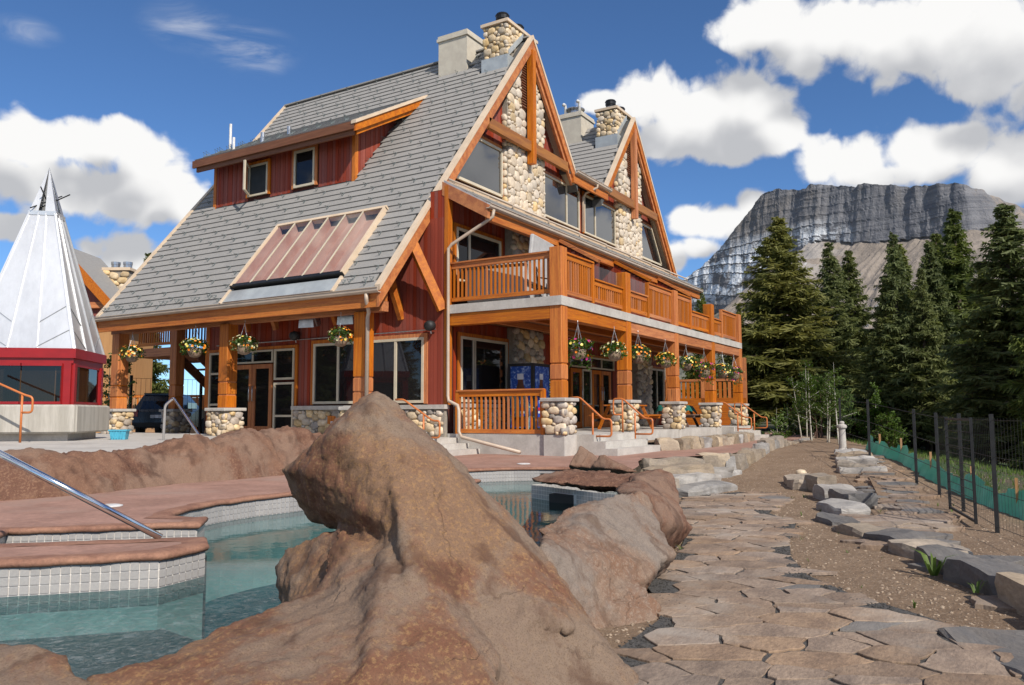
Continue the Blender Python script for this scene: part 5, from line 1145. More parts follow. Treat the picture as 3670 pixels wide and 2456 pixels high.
# ------------------------------------------------------------------ hanging flower baskets
def petal_mesh(m, r_=.03):
    mb = MB(); n = 6; mb.v = [(0, 0, .004)]+[(r_*(1 if i % 2 else .8)*math.cos(i*math.pi/n), r_*(1 if i % 2 else .8)*math.sin(i*math.pi/n), .012) for i in range(2*n)]
    mb.f = [(0, i+1, (i+1) % (2*n)+1) for i in range(2*n)]; return mb.mesh('flower', m)
PET = {k: petal_mesh('petal_'+k, .042 if k != 'violet' else .03) for k in ('orange', 'yellow', 'cream', 'pink', 'violet')}
def basket(mix, seed, long_=0.):
    rg = random.Random(seed); t = bpy.data.objects.new('hanging_basket', None); link(t)
    MB().lathe([(.06, -.30), (.15, -.27), (.20, -.16), (.215, -.05), (.20, -.03)], (0, 0, 0), 14).build('pot', 'coir', t, smooth=True)
    for k in range(3):
        a = 2.1*k+.4; MB().tube([(.2*math.cos(a), .2*math.sin(a), -.05), (.005*math.cos(a), .005*math.sin(a), .62)], .006, 5).build('wire', 'chain', t)
    MB().tube([(0, 0, .6), (0, 0, .66), (.02, 0, .70), (0, 0, .74), (-.02, 0, .71)], .008, 5).build('hook', 'chain', t)
    mb = MB()
    for _ in range(520):
        a, e = rg.uniform(0, 6.283), rg.uniform(-.55, 1.2); q = rg.uniform(.55, 1.0)**.5
        c = Vector((math.cos(a)*math.cos(e)*.37, math.sin(a)*math.cos(e)*.37, math.sin(e)*.24+.02))*q
        if e < -.1: c.z -= (long_+.18)*rg.random()*.6
        c *= 1+.22*math.sin(a*3+seed)*math.cos(e)
        c += Vector((rg.gauss(0, .03), rg.gauss(0, .03), rg.gauss(0, .03))); s = rg.uniform(.025, .055)
        u = Vector((rg.gauss(0, 1), rg.gauss(0, 1), rg.gauss(0, .6))).normalized(); w = u.cross(Vector((rg.gauss(0, 1), rg.gauss(0, 1), rg.gauss(0, 1)))).normalized()
        mb.quad(c-u*s, c+w*s*.5, c+u*s, c-w*s*.5)
    mb.build('foliage', 'basket_leaf', t)
    for _ in range(60):
        a, e = rg.uniform(0, 6.283), rg.uniform(-.6, 1.1); d = Vector((math.cos(a)*math.cos(e), math.sin(a)*math.cos(e), math.sin(e)))
        o = bpy.data.objects.new('flower', PET[rg.choice(mix)]); link(o, t); p = Vector((d.x*.40, d.y*.40, d.z*.27+.02))*rg.uniform(.9, 1.08)
        if e < -.2: p.z -= long_*rg.random()*.5
        o.location = p; o.rotation_euler = (d+Vector((0, 0, .2))).to_track_quat('Z', 'Y').to_euler(); o.scale = (rg.uniform(.7, 1.15),)*3
    return t
KINDS_B = [basket(['orange', 'orange', 'yellow', 'cream'], 1), basket(['cream', 'cream', 'yellow', 'orange'], 2), basket(['yellow', 'pink', 'violet', 'orange'], 3, .5), basket(['yellow', 'orange', 'cream', 'yellow'], 4)]
used_b = set()
BL = [((-1.62, 13.94, 2.35), 0, 'orange and yellow flower basket hanging by the farthest arcade post'), ((-1.62, 11.0, 2.40), 3, 'yellow flower basket hanging just behind the middle arcade post'),
      ((-1.62, 8.94, 2.38), 1, 'cream and orange flower basket hanging just in front of the middle arcade post'), ((-1.62, 5.43, 2.42), 0, 'orange flower basket hanging below the two box heaters'),
      ((.95, .12, 2.06), 2, 'trailing pink and violet flower basket beside the corner porch post'), ((3.1, .12, 2.14), 1, 'large cream and orange flower basket beside the second porch post'),
      ((4.75, .12, 2.16), 0, 'orange flower basket just past the second porch post'), ((6.9, .12, 2.12), 3, 'round yellow-orange flower basket before the third porch post'),
      ((8.8, .12, 2.12), 3, 'yellow flower basket just past the third porch post'), ((10.65, .12, 2.0), 2, 'sparse pink and yellow flower basket before the fourth porch post'),
      ((12.8, .12, 2.05), 3, 'yellow flower basket just past the fourth porch post'), ((14.3, .12, 2.03), 2, 'violet and yellow flower basket beside the last porch post')]
rb = random.Random(9)
for loc, k, lab in BL:
    o = KINDS_B[k] if k not in used_b else copy_tree(KINDS_B[k]); used_b.add(k)
    o.location = loc; o.rotation_euler = (0, 0, rb.uniform(0, 6)); s = rb.uniform(.82, .98); o.scale = (s, s, s); tag(o, lab, 'flower basket', 'hanging flower baskets on the lodge posts')
# ------------------------------------------------------------------ heaters and speakers under the eave
for i, (y, lab) in enumerate(((7.35, 'silver box heater hanging under the eave, the farther of two'), (5.95, 'silver box heater under the eave with wire hooks, the nearer of two'))):
    t = thing('heater', (0, 0, 0), lab, 'heater', 'box heaters under the eave')
    MB().hexa([(-.2, -.25, 0), (.12, -.25, 0), (.12, .25, 0), (-.2, .25, 0), (-.14, -.22, .34), (.16, -.22, .34), (.16, .22, .34), (-.14, .22, .34)]).build('housing', 'galv', t); MB().box(.125, .2, -.2, .2, .04, .3).build('burner_box', 'black_plastic', t)
    for s in (-.15, .15): MB().tube([(.0, s, .34), (.0, s, .8)], .008, 5).build('hanger', 'chain', t)
    t.location = (-.75, y, 2.86); t.rotation_euler = (0, R(-12), R(8))
for (y, lab) in ((8.65, 'small black loudspeaker on the red wall beside the entrance'), (3.82, 'small black loudspeaker by the lodge corner above the window')):
    t = thing('loudspeaker', (0, 0, 0), lab, 'loudspeaker', 'black wall loudspeakers')
    MB().lathe([(.05, -.12), (.12, -.10), (.14, 0), (.12, .10), (.05, .12)], (0, 0, 0), 14).build('cabinet', 'black_plastic', t, smooth=True); MB().tube([(0, 0, 0), (.2, 0, .03)], .02, 6).build('bracket', 'galv', t)
    t.location = (-.08, y, 2.74); t.rotation_euler = (0, R(80), 0)
# ------------------------------------------------------------------ porch furniture
def text_mesh(s, size, m):
    c = bpy.data.curves.new('lettering', 'FONT'); c.body = s; c.size = size; c.align_x = 'CENTER'; c.align_y = 'CENTER'; c.extrude = .002
    o = bpy.data.objects.new('lettering', c); COL.objects.link(o); me = bpy.data.meshes.new_from_object(o.evaluated_get(bpy.context.evaluated_depsgraph_get()))
    bpy.data.objects.remove(o); me.materials.clear(); me.materials.append(MATS[m]); return me
vm = thing('vending_machine', (2.37, 2.18, 0), 'tall black drink vending machine with icy blue cola bottle prints on the porch', 'vending machine')
MB().box(2.37, 3.32, 2.18, 2.98, .04, 1.86).build('cabinet', 'black_plastic', vm)
def print_panel(org, u, w, cx, buttons):
    """printed panel on one face: org lower corner, u along; everything stands a few mm proud of the last"""
    u = Vector(u); n = Vector((u.y, -u.x, 0)); org = Vector(org)
    def P(a, z, d): return tuple(org+u*a+n*d+Vector((0, 0, z)))
    def rect(a, b, z0, z1, d, name, m): return MB().quad(P(a, z0, d), P(b, z0, d), P(b, z1, d), P(a, z1, d)).build(name, m, vm)
    rect(.08, w-.08, .12, 1.78, .006, 'printed_panel', 'icy_blue')
    prof = [(.20, .14), (.21, .7), (.20, .92), (.14, 1.15), (.085, 1.33), (.08, 1.43)]
    MB().quad(*[P(cx-r_, z, .010) for r_, z in prof], *[P(cx+r_, z, .010) for r_, z in reversed(prof)]).build('bottle_print', 'bottle_brown', vm)
    rect(cx-.10, cx+.10, 1.42, 1.58, .013, 'cap_print', 'label_white'); rect(cx-.205, cx+.205, .40, .94, .014, 'label_print', 'label_blue')
    rect(cx-.2, cx+.2, .50, .56, .018, 'label_band', 'label_white'); rect(cx-.2, cx+.2, .58, .66, .018, 'label_band', 'label_red')
    o = bpy.data.objects.new('lettering', text_mesh('PEPSI', .15, 'label_white')); link(o, vm); o.location = Vector(P(cx, .80, .021))-vm.location; o.rotation_euler = (R(90), 0, math.atan2(u.y, u.x))
    if buttons:
        for i in range(7): rect(w-.07, w-.02, 1.0+i*.07, 1.04+i*.07, .012, 'button', 'white_plastic' if i % 2 else 'petal_yellow')
print_panel((2.37, 2.98, 0), (0, -1, 0), .80, .40, False); print_panel((2.37, 2.18, 0), (1, 0, 0), .95, .42, True)
def chair(label, loc, rz, m, legm):
    t = thing('patio_chair', (0, 0, 0), label, 'chair'); MB().box(-.25, .25, -.25, .25, .40, .43).build('seat', m, t, bevel=.01)
    bk = MB(); pts = [(-.26, .27, .43), (-.27, .33, .8), (-.18, .36, .98), (0, .37, 1.03), (.18, .36, .98), (.27, .33, .8), (.26, .27, .43)]; bk.tube(rounded(pts, .06), .018, 6); bk.build('back_frame', legm, t, smooth=True)
    for i in range(5): x = -.18+i*.09; MB().beam((x, .27, .43), (x*.95, .355, .98), .05, .012).build('back_slat', m, t)
    for sx_ in (-1, 1):
        MB().tube([(sx_*.25, -.23, .42), (sx_*.27, -.27, 0)], .016, 6).build('leg', legm, t); MB().tube([(sx_*.25, .24, .42), (sx_*.27, .32, 0)], .016, 6).build('leg', legm, t)
        MB().tube(rounded([(sx_*.26, -.22, .42), (sx_*.28, -.24, .64), (sx_*.28, .3, .66)], .06), .018, 6).build('arm', legm, t, smooth=True)
    t.location = loc; t.rotation_euler = (0, 0, rz); return t
chair('pale green plastic chair in front of the vending machine', (1.5, 2.0, 0), R(100), 'pale_green_plastic', 'pale_green_plastic')
chair('black metal chair on the balcony beside the corner post', (1.5, 1.35, 3.26), R(60), 'black_plastic', 'dark_metal')
tub = thing('hot_tub', (0, 0, 0), 'grey hot tub on the balcony with its folded cover standing upright', 'hot tub')
MB().box(-.95, .95, -.8, .8, .05, .95).build('shell', 'grey_fabric', tub, bevel=.04); MB().box(-1.0, 1.0, -.85, .85, .951, 1.0).build('cover', 'grey_fabric', tub, bevel=.02)
MB().hexa([(-.95, -.92, .5), (.95, -.92, .5), (.95, -.82, .5), (-.95, -.82, .5), (-.75, -.98, 1.75), (.75, -.98, 1.75), (.75, -.87, 1.75), (-.75, -.87, 1.75)]).build('folded_cover', 'grey_fabric', tub, bevel=.03)
tub.location = (1.45, 2.35, 3.261); tub.rotation_euler = (0, 0, R(8))
def picnic(label, loc, rz, m, length=1.7, frame=None):
    t = thing('picnic_table', (0, 0, 0), label, 'picnic table', 'picnic tables on the porch'); fm = frame or m
    for i in range(5): ubox('table_board', m, -length/2, length/2, -.36+i*.145, -.225+i*.145, .72, .76, t)
    for sy in (-1, 1):
        for j in range(2): ubox('bench_board', m, -length/2, length/2, sy*.72-.14+j*.145, sy*.72-.005+j*.145, .42, .455, t)
    for sx_ in (-1, 1):
        x = sx_*(length/2-.25); MB().beam((x, -.28, .72), (x, -.62, 0), .04, .09, side=(1, 0, 0)).build('leg', fm, t); MB().beam((x, .28, .72), (x, .62, 0), .04, .09, side=(1, 0, 0)).build('leg', fm, t)
        MB().beam((x+.041, -.85, .38), (x+.041, .85, .38), .04, .09, side=(1, 0, 0)).build('crossbar', fm, t)
    t.location = loc; t.rotation_euler = (0, 0, rz); return t
picnic('orange-stained picnic table on the porch between the second and third piers', (6.9, 1.45, 0), R(2), 'timber_x', 1.9)
picnic('dark picnic table under a teal cloth between the third and fourth piers', (11.6, 1.5, 0), R(2), 'dead_wood', 1.7)
cl = thing('tablecloth', (11.6, 1.5, .765), 'teal canvas cloth draped over the dark picnic table', 'tablecloth')
rg = random.Random(4); mb = MB(); nx, ny = 14, 10
for j in range(ny+1):
    for i in range(nx+1):
        x, y = -1.0+2.0*i/nx, -.55+1.1*j/ny; ov = max(0, abs(x)-.85)+max(0, abs(y)-.38); mb.v.append((11.6+x*(1 if ov < .01 else .95), 1.5+y*(1 if ov < .01 else .9), .775-ov*1.3+.012*math.sin(x*9+y*7)+.03*rg.random()*(ov > .02)))
mb.f = [(j*(nx+1)+i, j*(nx+1)+i+1, (j+1)*(nx+1)+i+1, (j+1)*(nx+1)+i) for j in range(ny) for i in range(nx)]; mb.build('cloth', 'teal_canvas', cl, smooth=True)

# ------------------------------------------------------------------ stonework of the terrace
def block(parent, x, y, z0, z1, L, W, rz, rg, m='block_stone', name='stone'):
    """roughly split block: subdivided box with knocked-off corners"""
    bm = bmesh.new(); bmesh.ops.create_cube(bm, size=1); bmesh.ops.subdivide_edges(bm, edges=bm.edges[:], cuts=3, use_grid_fill=True); o_ = Vector((rg.random()*50, rg.random()*50, rg.random()*50)); H = z1-z0
    for v in bm.verts:
        p = v.co.copy(); k = sum(abs(c) > .49 for c in p); q = Vector((p.x*L, p.y*W, p.z*H))
        sh = .965 if k == 2 else (.90 if k == 3 else 1.0); q = Vector((q.x*sh, q.y*sh, q.z*(sh if p.z > 0 else 1)))
        q += noise.noise_vector(q*2.6+o_)*.075+noise.noise_vector(q*9+o_)*.018; v.co = q
    me = bpy.data.meshes.new(name); bm.to_mesh(me); bm.free(); me.materials.append(MATS[m])
    o = bpy.data.objects.new(name, me); link(o, parent); o.location = Vector((x, y, (z0+z1)/2))-wloc(parent); o.rotation_euler = (rg.uniform(-.03, .03), rg.uniform(-.03, .03), rz); return o
mat('block_cream', (.44, .35, .245), (.35, .285, .215), .85, 2, (1, 1, 2), 6, .5, 10, rnd=.1, fine=.2)
mat('block_grey', (.35, .325, .295), (.235, .22, .205), .85, 2, (1, 1, 2), 6, .5, 10, rnd=.2, fine=.2, dirt=(.42, .40, .38))
rg = random.Random(31)
def run_wall(name, label, pts, z_top, z_bot, width, lens, mats, two=None):
    t = thing(name, (pts[0][0], pts[0][1], z_bot), label, 'stone wall')
    for (a, b) in zip(pts, pts[1:]):
        d = Vector((b[0]-a[0], b[1]-a[1])); L = d.length; d.normalize(); s = 0; rz = math.atan2(d.y, d.x)
        while s < L-.12:
            l = min(rg.uniform(*lens), L-s)
            if L-s-l < .2: l = L-s
            x, y = a[0]+d.x*(s+l/2), a[1]+d.y*(s+l/2); zt, zb = z_top(x, y), z_bot if not callable(z_bot) else z_bot(x, y); h = zt-zb
            if two and h > .45: k = zb+h*rg.uniform(.4, .6); block(t, x, y, k, zt+rg.uniform(-.03, .03), l-.02, width*rg.uniform(.85, 1.1), rz, rg, rg.choice(mats)); block(t, x+d.y*-.04, y-.03, zb, k, l-.015, width, rz, rg, rg.choice(mats))
            else: block(t, x, y, zb, zt+rg.uniform(-.05, .04), l-.02, width*rg.uniform(.85, 1.1), rz+rg.uniform(-.05, .05), rg, rg.choice(mats))
            s += l
    return t
tw_ = run_wall('retaining_wall', 'split-stone retaining wall along the edge of the brown terrace', [(1.95, -2.50), (2.55, -3.12), (5.07, -2.95), (8.65, -2.6), (12.5, -2.35), (16.6, -2.1)], lambda x, y: -.47+.02*math.sin(x*7)+(.16 if 6.2 < x < 10 else 0), -1.05, .42, (.55, 1.05), ['block_stone', 'block_stone', 'block_grey'])
block(tw_, 2.22, -2.72, -.98, -.45, .75, .45, R(-46), rg, 'block_cream')
run_wall('planter_wall', 'low wall of grey split stones holding the planting bed by the porch', [(3.75, -.75), (4.25, -1.15), (5.75, -1.28), (7.42, -1.25), (10.69, -1.1), (12.2, -.95)], lambda x, y: -.20+.03*math.sin(x*5), -.52, .34, (.45, .85), ['block_stone', 'block_grey', 'block_stone', 'block_cream'])
flat('planting_bed', [(3.75, -.6), (4.3, -1.1), (5.75, -1.2), (7.42, -1.2), (10.69, -1.05), (12.2, -.9), (12.2, .03), (3.75, .03)], -.27, 'soil', kind='structure')
st_ = thing('stone_steps', (-.6, -3.2, -1.02), 'four broad grey stone steps climbing from the path to the terrace', 'steps')
for (x, y, z0, z1, L, W, rz, m) in ((-1.35, -3.55, -1.06, -.86, 1.9, .62, R(-10), 'block_grey'), (-.55, -3.05, -1.06, -.73, 1.75, .62, R(-14), 'block_grey'), (.15, -2.62, -1.06, -.60, 1.75, .6, R(-20), 'block_stone'), (.75, -2.2, -1.06, -.485, 1.9, .55, R(-22), 'block_stone'), (-2.0, -3.15, -1.06, -.72, .45, .5, R(20), 'block_stone'), (1.45, -3.0, -1.06, -.70, .8, .45, R(-40), 'block_grey'), (1.9, -3.15, -1.06, -.80, .6, .4, R(-20), 'block_grey')): block(st_, x, y, z0, z1, L, W, rz, rg, m, 'step_stone')
ed = thing('stone_edging', (-7.7, -8.1, -1.05), 'row of dark and tan boulders edging the right-hand path', 'stone edging')
for (x, y, L, W, h, rz, m) in ((-10.45, -8.75, 1.25, .8, .06, 30, 'flagstone_dark'), (-11.0, -9.15, .9, .35, .16, 22, 'block_cream'), (-9.75, -8.95, .8, .4, .20, 25, 'block_cream'), (-9.0, -8.85, .75, .6, .22, 28, 'block_stone'), (-8.3, -8.5, .95, .5, .19, 32, 'flagstone_dark'), (-7.5, -8.1, .8, .45, .15, 30, 'flagstone_dark'), (-6.75, -7.8, .85, .45, .13, 38, 'block_stone'), (-6.05, -7.42, .7, .4, .12, 38, 'flagstone_dark'), (-5.35, -7.0, .9, .45, .09, 30, 'block_stone'), (-4.5, -6.55, .8, .4, .08, 30, 'flagstone_dark')): block(ed, x, y, -1.12, -1.02+h, L, W, R(rz), rg, m)
bs = thing('boulder_steps', (-1.5, -5.9, -1.0), 'cluster of flat dark boulders on the bare soil between the two paths', 'boulders')
for (x, y, L, W, h, rz, m) in ((.5, -5.1, 1.3, .6, .16, 20, 'block_stone'), (-.1, -5.55, .5, .4, .32, 40, 'block_stone'), (-1.3, -6.0, 1.0, .6, .24, 20, 'block_grey'), (-2.2, -6.4, .8, .5, .24, 30, 'flagstone_dark'), (-3.2, -6.45, .9, .5, .14, 30, 'block_grey')): block(bs, x, y, terrain(x, y)-.06, terrain(x, y)+h, L, W, R(rz), rg, m)
up = thing('stone_steps', (4.6, -5.6, -.75), 'rough grey stone steps at the top of the right-hand path', 'steps')
for i in range(5): x = 3.1+i*.75; y = -5.82+i*.16; block(up, x, y, terrain(x, y)-.1, terrain(x, y)+.09+.02*i, .5, 1.0-.05*i, R(12), rg, ['block_grey', 'block_stone'][i % 2], 'step_stone')
for (x, y, r_) in ((2.3, -4.7, .12), (1.5, -5.0, .10)): o = tag(bpy.data.objects.new('cobble', STONES[0]), 'cream rounded cobble lying on the soil, %s' % ('nearer the terrace wall' if x > 2 else 'nearer the boulders'), 'stone'); link(o); o.location = (x, y, terrain(x, y)+.05); o.scale = (r_*2.4, r_*1.8, r_*1.3)
# ------------------------------------------------------------------ bollard light
bo = thing('bollard_light', (0, 0, 0), 'pale concrete bollard lamp at the far end of the path', 'bollard')
MB().lathe([(.13, 0), (.13, .08), (.10, .14), (.085, .66), (.09, .68)], (0, 0, 0), 16).build('column', 'concrete', bo, smooth=False); MB().lathe([(.12, .68), (.13, .72), (.12, .76), (.06, .79), (.07, .83), (.05, .86), (.01, .87)], (0, 0, 0), 16).build('lamp_head', 'concrete', bo)
bo.location = (6.9, -4.85, terrain(6.9, -4.85)-.02)
# ------------------------------------------------------------------ black wire fence
fn = thing('wire_fence', (-4.4, -8.44, -1.2), 'black metal post and wire mesh fence running down the right side', 'fence')
FP = [(-7.6, -9.45), (-4.4, -8.44), (-2.17, -7.99), (-.16, -7.55), (1.6, -7.05), (5.11, -5.75), (9.5, -4.4), (15.65, -2.34), (24, .8)]
def zg(p): return terrain(p[0], p[1])
for i, p in enumerate(FP):
    z = zg(p); MB().box(p[0]-.026, p[0]+.026, p[1]-.026, p[1]+.026, z-.2, z+1.5).build('post', 'black_plastic', fn)
for (a, b) in zip(FP, FP[1:]):
    L = math.hypot(b[0]-a[0], b[1]-a[1]); za, zb = zg(a), zg(b); mb = MB(); near = a[0] < -1
    P = lambda t, h: (a[0]+(b[0]-a[0])*t, a[1]+(b[1]-a[1])*t, za+(zb-za)*t+h)
    for h in ([.08, .5, .95, 1.42] if near else [.08, .5, .95, 1.42]): mb.tube([P(.01, h), P(.99, h)], .004 if near else .006, 4, caps=False)
    if near:
        n = int(L/.11)
        for i in range(1, n): mb.tube([P(i/n, .05), P(i/n, 1.45)], .0016, 3, caps=False)
    mb.build('wire_mesh', 'black_plastic', fn)
gt = thing('fence_gate', (-3.9, -8.2, -1.15), 'black framed wire gate panel standing open beside the fence', 'gate')
A, B = Vector((-4.05, -8.20, 0)), Vector((-2.35, -7.82, 0)); za = zg(A)-.0
for p in (A, B): MB().beam(p+Vector((0, 0, za+.05)), p+Vector((0, 0, za+1.45)), .04, .04).build('frame_post', 'black_plastic', gt)
for h in (.08, 1.42): MB().beam(A+Vector((0, 0, za+h)), B+Vector((0, 0, za+h)), .03, .03).build('frame_bar', 'black_plastic', gt)
mb = MB()
for k in range(12): mb.tube([A+Vector((0, 0, za+.15+k*.11)), B+Vector((0, 0, za+.15+k*.11))], .005, 4, caps=False)
mb.build('wire_mesh', 'black_plastic', gt)
# green silt fence
sf = thing('silt_fence', (5, -6.2, -.9), 'sagging green silt fabric fence with wooden stakes beyond the wire fence', 'silt fence')
SP = [(8.6, -5.2), (6.3, -5.75), (5.2, -6.35), (2.6, -7.15), (.2, -7.95), (-2.0, -8.6), (-4.0, -9.2), (-6.2, -9.9)]
rg = random.Random(12); mb = MB(); cols = []
for (a, b) in zip(SP, SP[1:]):
    for i in range(12):
        t = i/12; x, y = a[0]+(b[0]-a[0])*t, a[1]+(b[1]-a[1])*t; z = terrain(x, y); cols.append((x+.03*math.sin(i*2.4), y+.04*math.cos(i*1.9), z, .46-.16*math.sin(t*math.pi)+.05*rg.uniform(-1, 1)))
n = len(cols)
for k in range(4):
    for (x, y, z, h) in cols: mb.v.append((x+.03*math.sin(k*2+x*4), y-.05*k+.02*math.sin(x*7), z-.04+h*(k/3)))
mb.f = [(k*n+i, k*n+i+1, (k+1)*n+i+1, (k+1)*n+i) for k in range(3) for i in range(n-1)]; mb.build('fabric', 'silt_fabric', sf, smooth=True)
for p in SP[:-1]: z = terrain(*p); MB().box(p[0]-.02, p[0]+.02, p[1]-.12, p[1]-.08, z-.1, z+.56).build('stake', 'tan_siding', sf)
# ------------------------------------------------------------------ weeds
rg = random.Random(77)
def tuft(mb, x, y, z, s, n):
    for _ in range(n):
        a = rg.uniform(0, 6.28); d = Vector((math.cos(a), math.sin(a), 0)); w = Vector((-d.y, d.x, 0))*s*.06; l = s*rg.uniform(.5, 1); b = Vector((x, y, z))+d*s*.1
        mb.quad(b-w, b+w, b+d*l*.35+Vector((0, 0, l*.7))+w*.7, b+d*l*.35+Vector((0, 0, l*.7))-w*.7); mb.quad(b+d*l*.35+Vector((0, 0, l*.7))-w*.7, b+d*l*.35+Vector((0, 0, l*.7))+w*.7, b+d*l*.9+Vector((0, 0, l*.85)))
mb = MB()
for _ in range(60):
    x, y = rg.uniform(-9.5, -1), rg.uniform(-8, -4.6)
    if inside((x, y), PATH) or inside((x, y), RPATH) or y > edge_y(x)-.4: continue
    tuft(mb, x, y, terrain(x, y), rg.uniform(.03, .10), 5)
tuft(mb, -7.95, -7.95, -1.0, .28, 14); tuft(mb, -8.6, -8.3, -1.0, .16, 7)
mb.build('weeds', 'grass_blade', kind='stuff')['label'] = 'sparse green weeds sprouting from the bare soil'
# ------------------------------------------------------------------ what stands behind the arcade
def placed(t, a, b, z, rz=0.):
    """put a thing by metres to the right / ahead of the camera heading"""
    t.location = (-16.43+.855*b+.518*a, -8.55+.518*b-.855*a, z); t.rotation_euler = (0, 0, R(31.2)+rz); return t
car = thing('parked_car', (0, 0, 0), 'dark parked SUV seen from behind through the arcade', 'car')
# local x ahead, y left
prof = [(0, .35), (-.02, .55), (.02, .95), (.12, 1.02), (.38, 1.55), (.6, 1.63), (2.2, 1.62), (2.9, 1.12), (4.2, 1.0), (4.45, .75), (4.45, .35)]
mb = MB(); n = len(prof)
for sy in (-1, 1): mb.v += [(x, sy*(.90 if z < 1.1 else .90-.28*(z-1.1)/.5), z) for x, z in prof]
mb.f = [tuple(range(n)), tuple(range(2*n-1, n-1, -1))]+[(i, n+i, n+(i+1) % n, (i+1) % n) for i in range(n)]; mb.build('body', 'car_paint', car)
MB().quad((.13, -.66, 1.06), (.13, .66, 1.06), (.36, .58, 1.5), (.36, -.58, 1.5)).build('rear_window', 'glass', car)
for sy in (-1, 1):
    MB().box(-.035, .1, sy*.80-.09, sy*.80+.09, .78, 1.02).build('tail_light', 'tail_light', car); MB().box(.7, 2.3, sy*.885-.012, sy*.885+.012, 1.08, 1.3).build('side_window', 'glass', car)
    for x in (.85, 3.6):
        w = MB().lathe([(.34, -.1), (.36, -.05), (.36, .05), (.34, .1)], (0, 0, 0), 18).build('wheel', 'rubber', car); w.location = (x, sy*.82, .36); w.rotation_euler = (R(90), 0, 0); MB().lathe([(.2, -.11), (.2, .11)], (0, 0, 0), 12).build('rim', 'galv', w)
MB().box(-.05, -.022, -.26, .26, .72, .84).build('number_plate', 'label_white', car); MB().box(-.08, .0, -.88, .88, .4, .56).build('bumper', 'black_plastic', car); MB().box(.34, .5, -.6, .6, 1.60, 1.66).build('spoiler', 'car_paint', car)
placed(car, -13.2, 30, -.35, R(10))
cab = thing('timber_cabin', (0, 0, 0), 'tan timber cabin with grey roof and stone chimney behind the fire pit', 'building')
MB().box(0, 3.2, -3.2, 3.0, -.3, 5.6).build('wall', 'tan_siding', cab)
for sy in (-1, 1):
    f = lambda y: 9.0-1.08*abs(y)
    MB().hexa([(-.5, 0, 9.0), (3.5, 0, 9.0), (3.5, sy*3.6, 5.11), (-.5, sy*3.6, 5.11), (-.5, 0, 9.25), (3.5, 0, 9.25), (3.5, sy*3.6, 5.36), (-.5, sy*3.6, 5.36)]).build('roof', 'roof_tile', cab)
    MB().beam((-.52, 0, 8.95), (-.52, sy*3.6, 5.06), .08, .42, side=(1, 0, 0)).build('barge_board', 'timber_x', cab)
MB().quad((-.05, -3.2, 5.6), (-.05, 3.0, 5.6), (-.05, 0, 8.9)).build('gable', 'siding', cab); MB().box(-.3, -.06, -2.6, 2.6, 6.0, 6.3).build('tie_beam', 'timber_y', cab)
ch = MB().box(2.2, 3.6, -2.2, -.9, 6.5, 8.35).build('chimney', 'mortar', cab); MB().box(2.1, 3.7, -2.3, -.8, 8.35, 8.5).build('cap', 'cream_trim', ch)
for y in (-1.85, -1.2): MB().lathe([(.22, 0), (.22, .25), (.24, .26), (.24, .4)], (2.8, y, 8.5), 14).build('flue', 'galv', ch)
cr2 = random.Random(2); cobbles(ch, (2.2, -.9, 6.6), (0, -1, 0), (-1, 0, 0), 1.3, 1.75, cr2, (.2, .36), STONES[:4], .14)
MB().box(-1.5, 2, -10, -3.21, -.3, 1.5).build('lower_wing', 'tan_siding', cab)
for i in range(24): ubox('baluster', 'timber_z', -2.1, -2.05, -10+i*.28, -9.94+i*.28, .6, 1.5, cab)
MB().box(-2.14, -2.0, -10.2, -3.2, 1.5, 1.62).build('rail', 'timber_y', cab)
placed(cab, -22.6, 40, -.2)
# stair and landing inside the arcade, part of the lodge
part('landing', 'timber_y', MB().box(1.3, 4.6, 15.6, 18.2, 2.55, 2.85)); 
railing('railing', 'x', 15.65, 1.35, 4.5, 2.95, 3.85); railing('railing', 'y', 1.35, 15.7, 18.1, 2.95, 3.85)
for y in (14.2, 15.3): part('stair_stringer', 'brown_fascia', MB().beam((1.0, y, 2.45), (4.2, y, .0), .06, .3, side=(0, 1, 0)))
for i in range(10): ubox('stair_tread', 'brown_fascia', .95+i*.32, 1.25+i*.32, 14.23, 15.27, 2.52-i*.25, 2.57-i*.25, bpy.data.objects['landing'])
part('post', 'timber_z', MB().box(2.9, 3.2, 15.7, 16.0, -.1, 2.55)); part('wall', 'siding_back', MB().box(2.9, 5.5, 12.7, 12.9, -.1, 5.5))
wf = thing('wire_fence', (2.7, 18.9, -.1), 'black wire fence panel in front of the parked car', 'fence')
for p in ((-1.2, 18.6), (1.0, 17.9), (3.4, 17.2)): MB().box(p[0]-.04, p[0]+.04, p[1]-.04, p[1]+.04, -.15, 1.9).build('post', 'black_plastic', wf)
mb = MB()
for k in range(30): t = k/29; mb.tube([(-1.2+4.6*t, 18.6-1.4*t, -.05), (-1.2+4.6*t, 18.6-1.4*t, 1.8)], .006, 3, caps=False)
for h in (.1, .6, 1.2, 1.8): mb.tube([(-1.2, 18.6, h), (3.4, 17.2, h)], .008, 4, caps=False)
mb.build('wire_mesh', 'black_plastic', wf)
fd = thing('timber_deck', (0, 0, 0), 'small orange timber deck with slatted railing beyond the end of the porch', 'deck')
MB().box(0, .3, -3, 3, -.9, .9).build('base', 'timber_y', fd); MB().box(0, .12, -3, 3, 1.75, 1.87).build('rail', 'timber_y', fd)
for i in range(26): ubox('baluster', 'timber_z', .03, .09, -2.95+i*.23, -2.80+i*.23, .9, 1.75, fd)
for y in (-2.9, -.9, .9, 2.9): MB().box(.0, .22, y-.12, y+.12, 0, 2.9).build('post', 'timber_z', fd)
fd.location = (23.4, 5.2, .35); fd.rotation_euler = (0, 0, R(8))
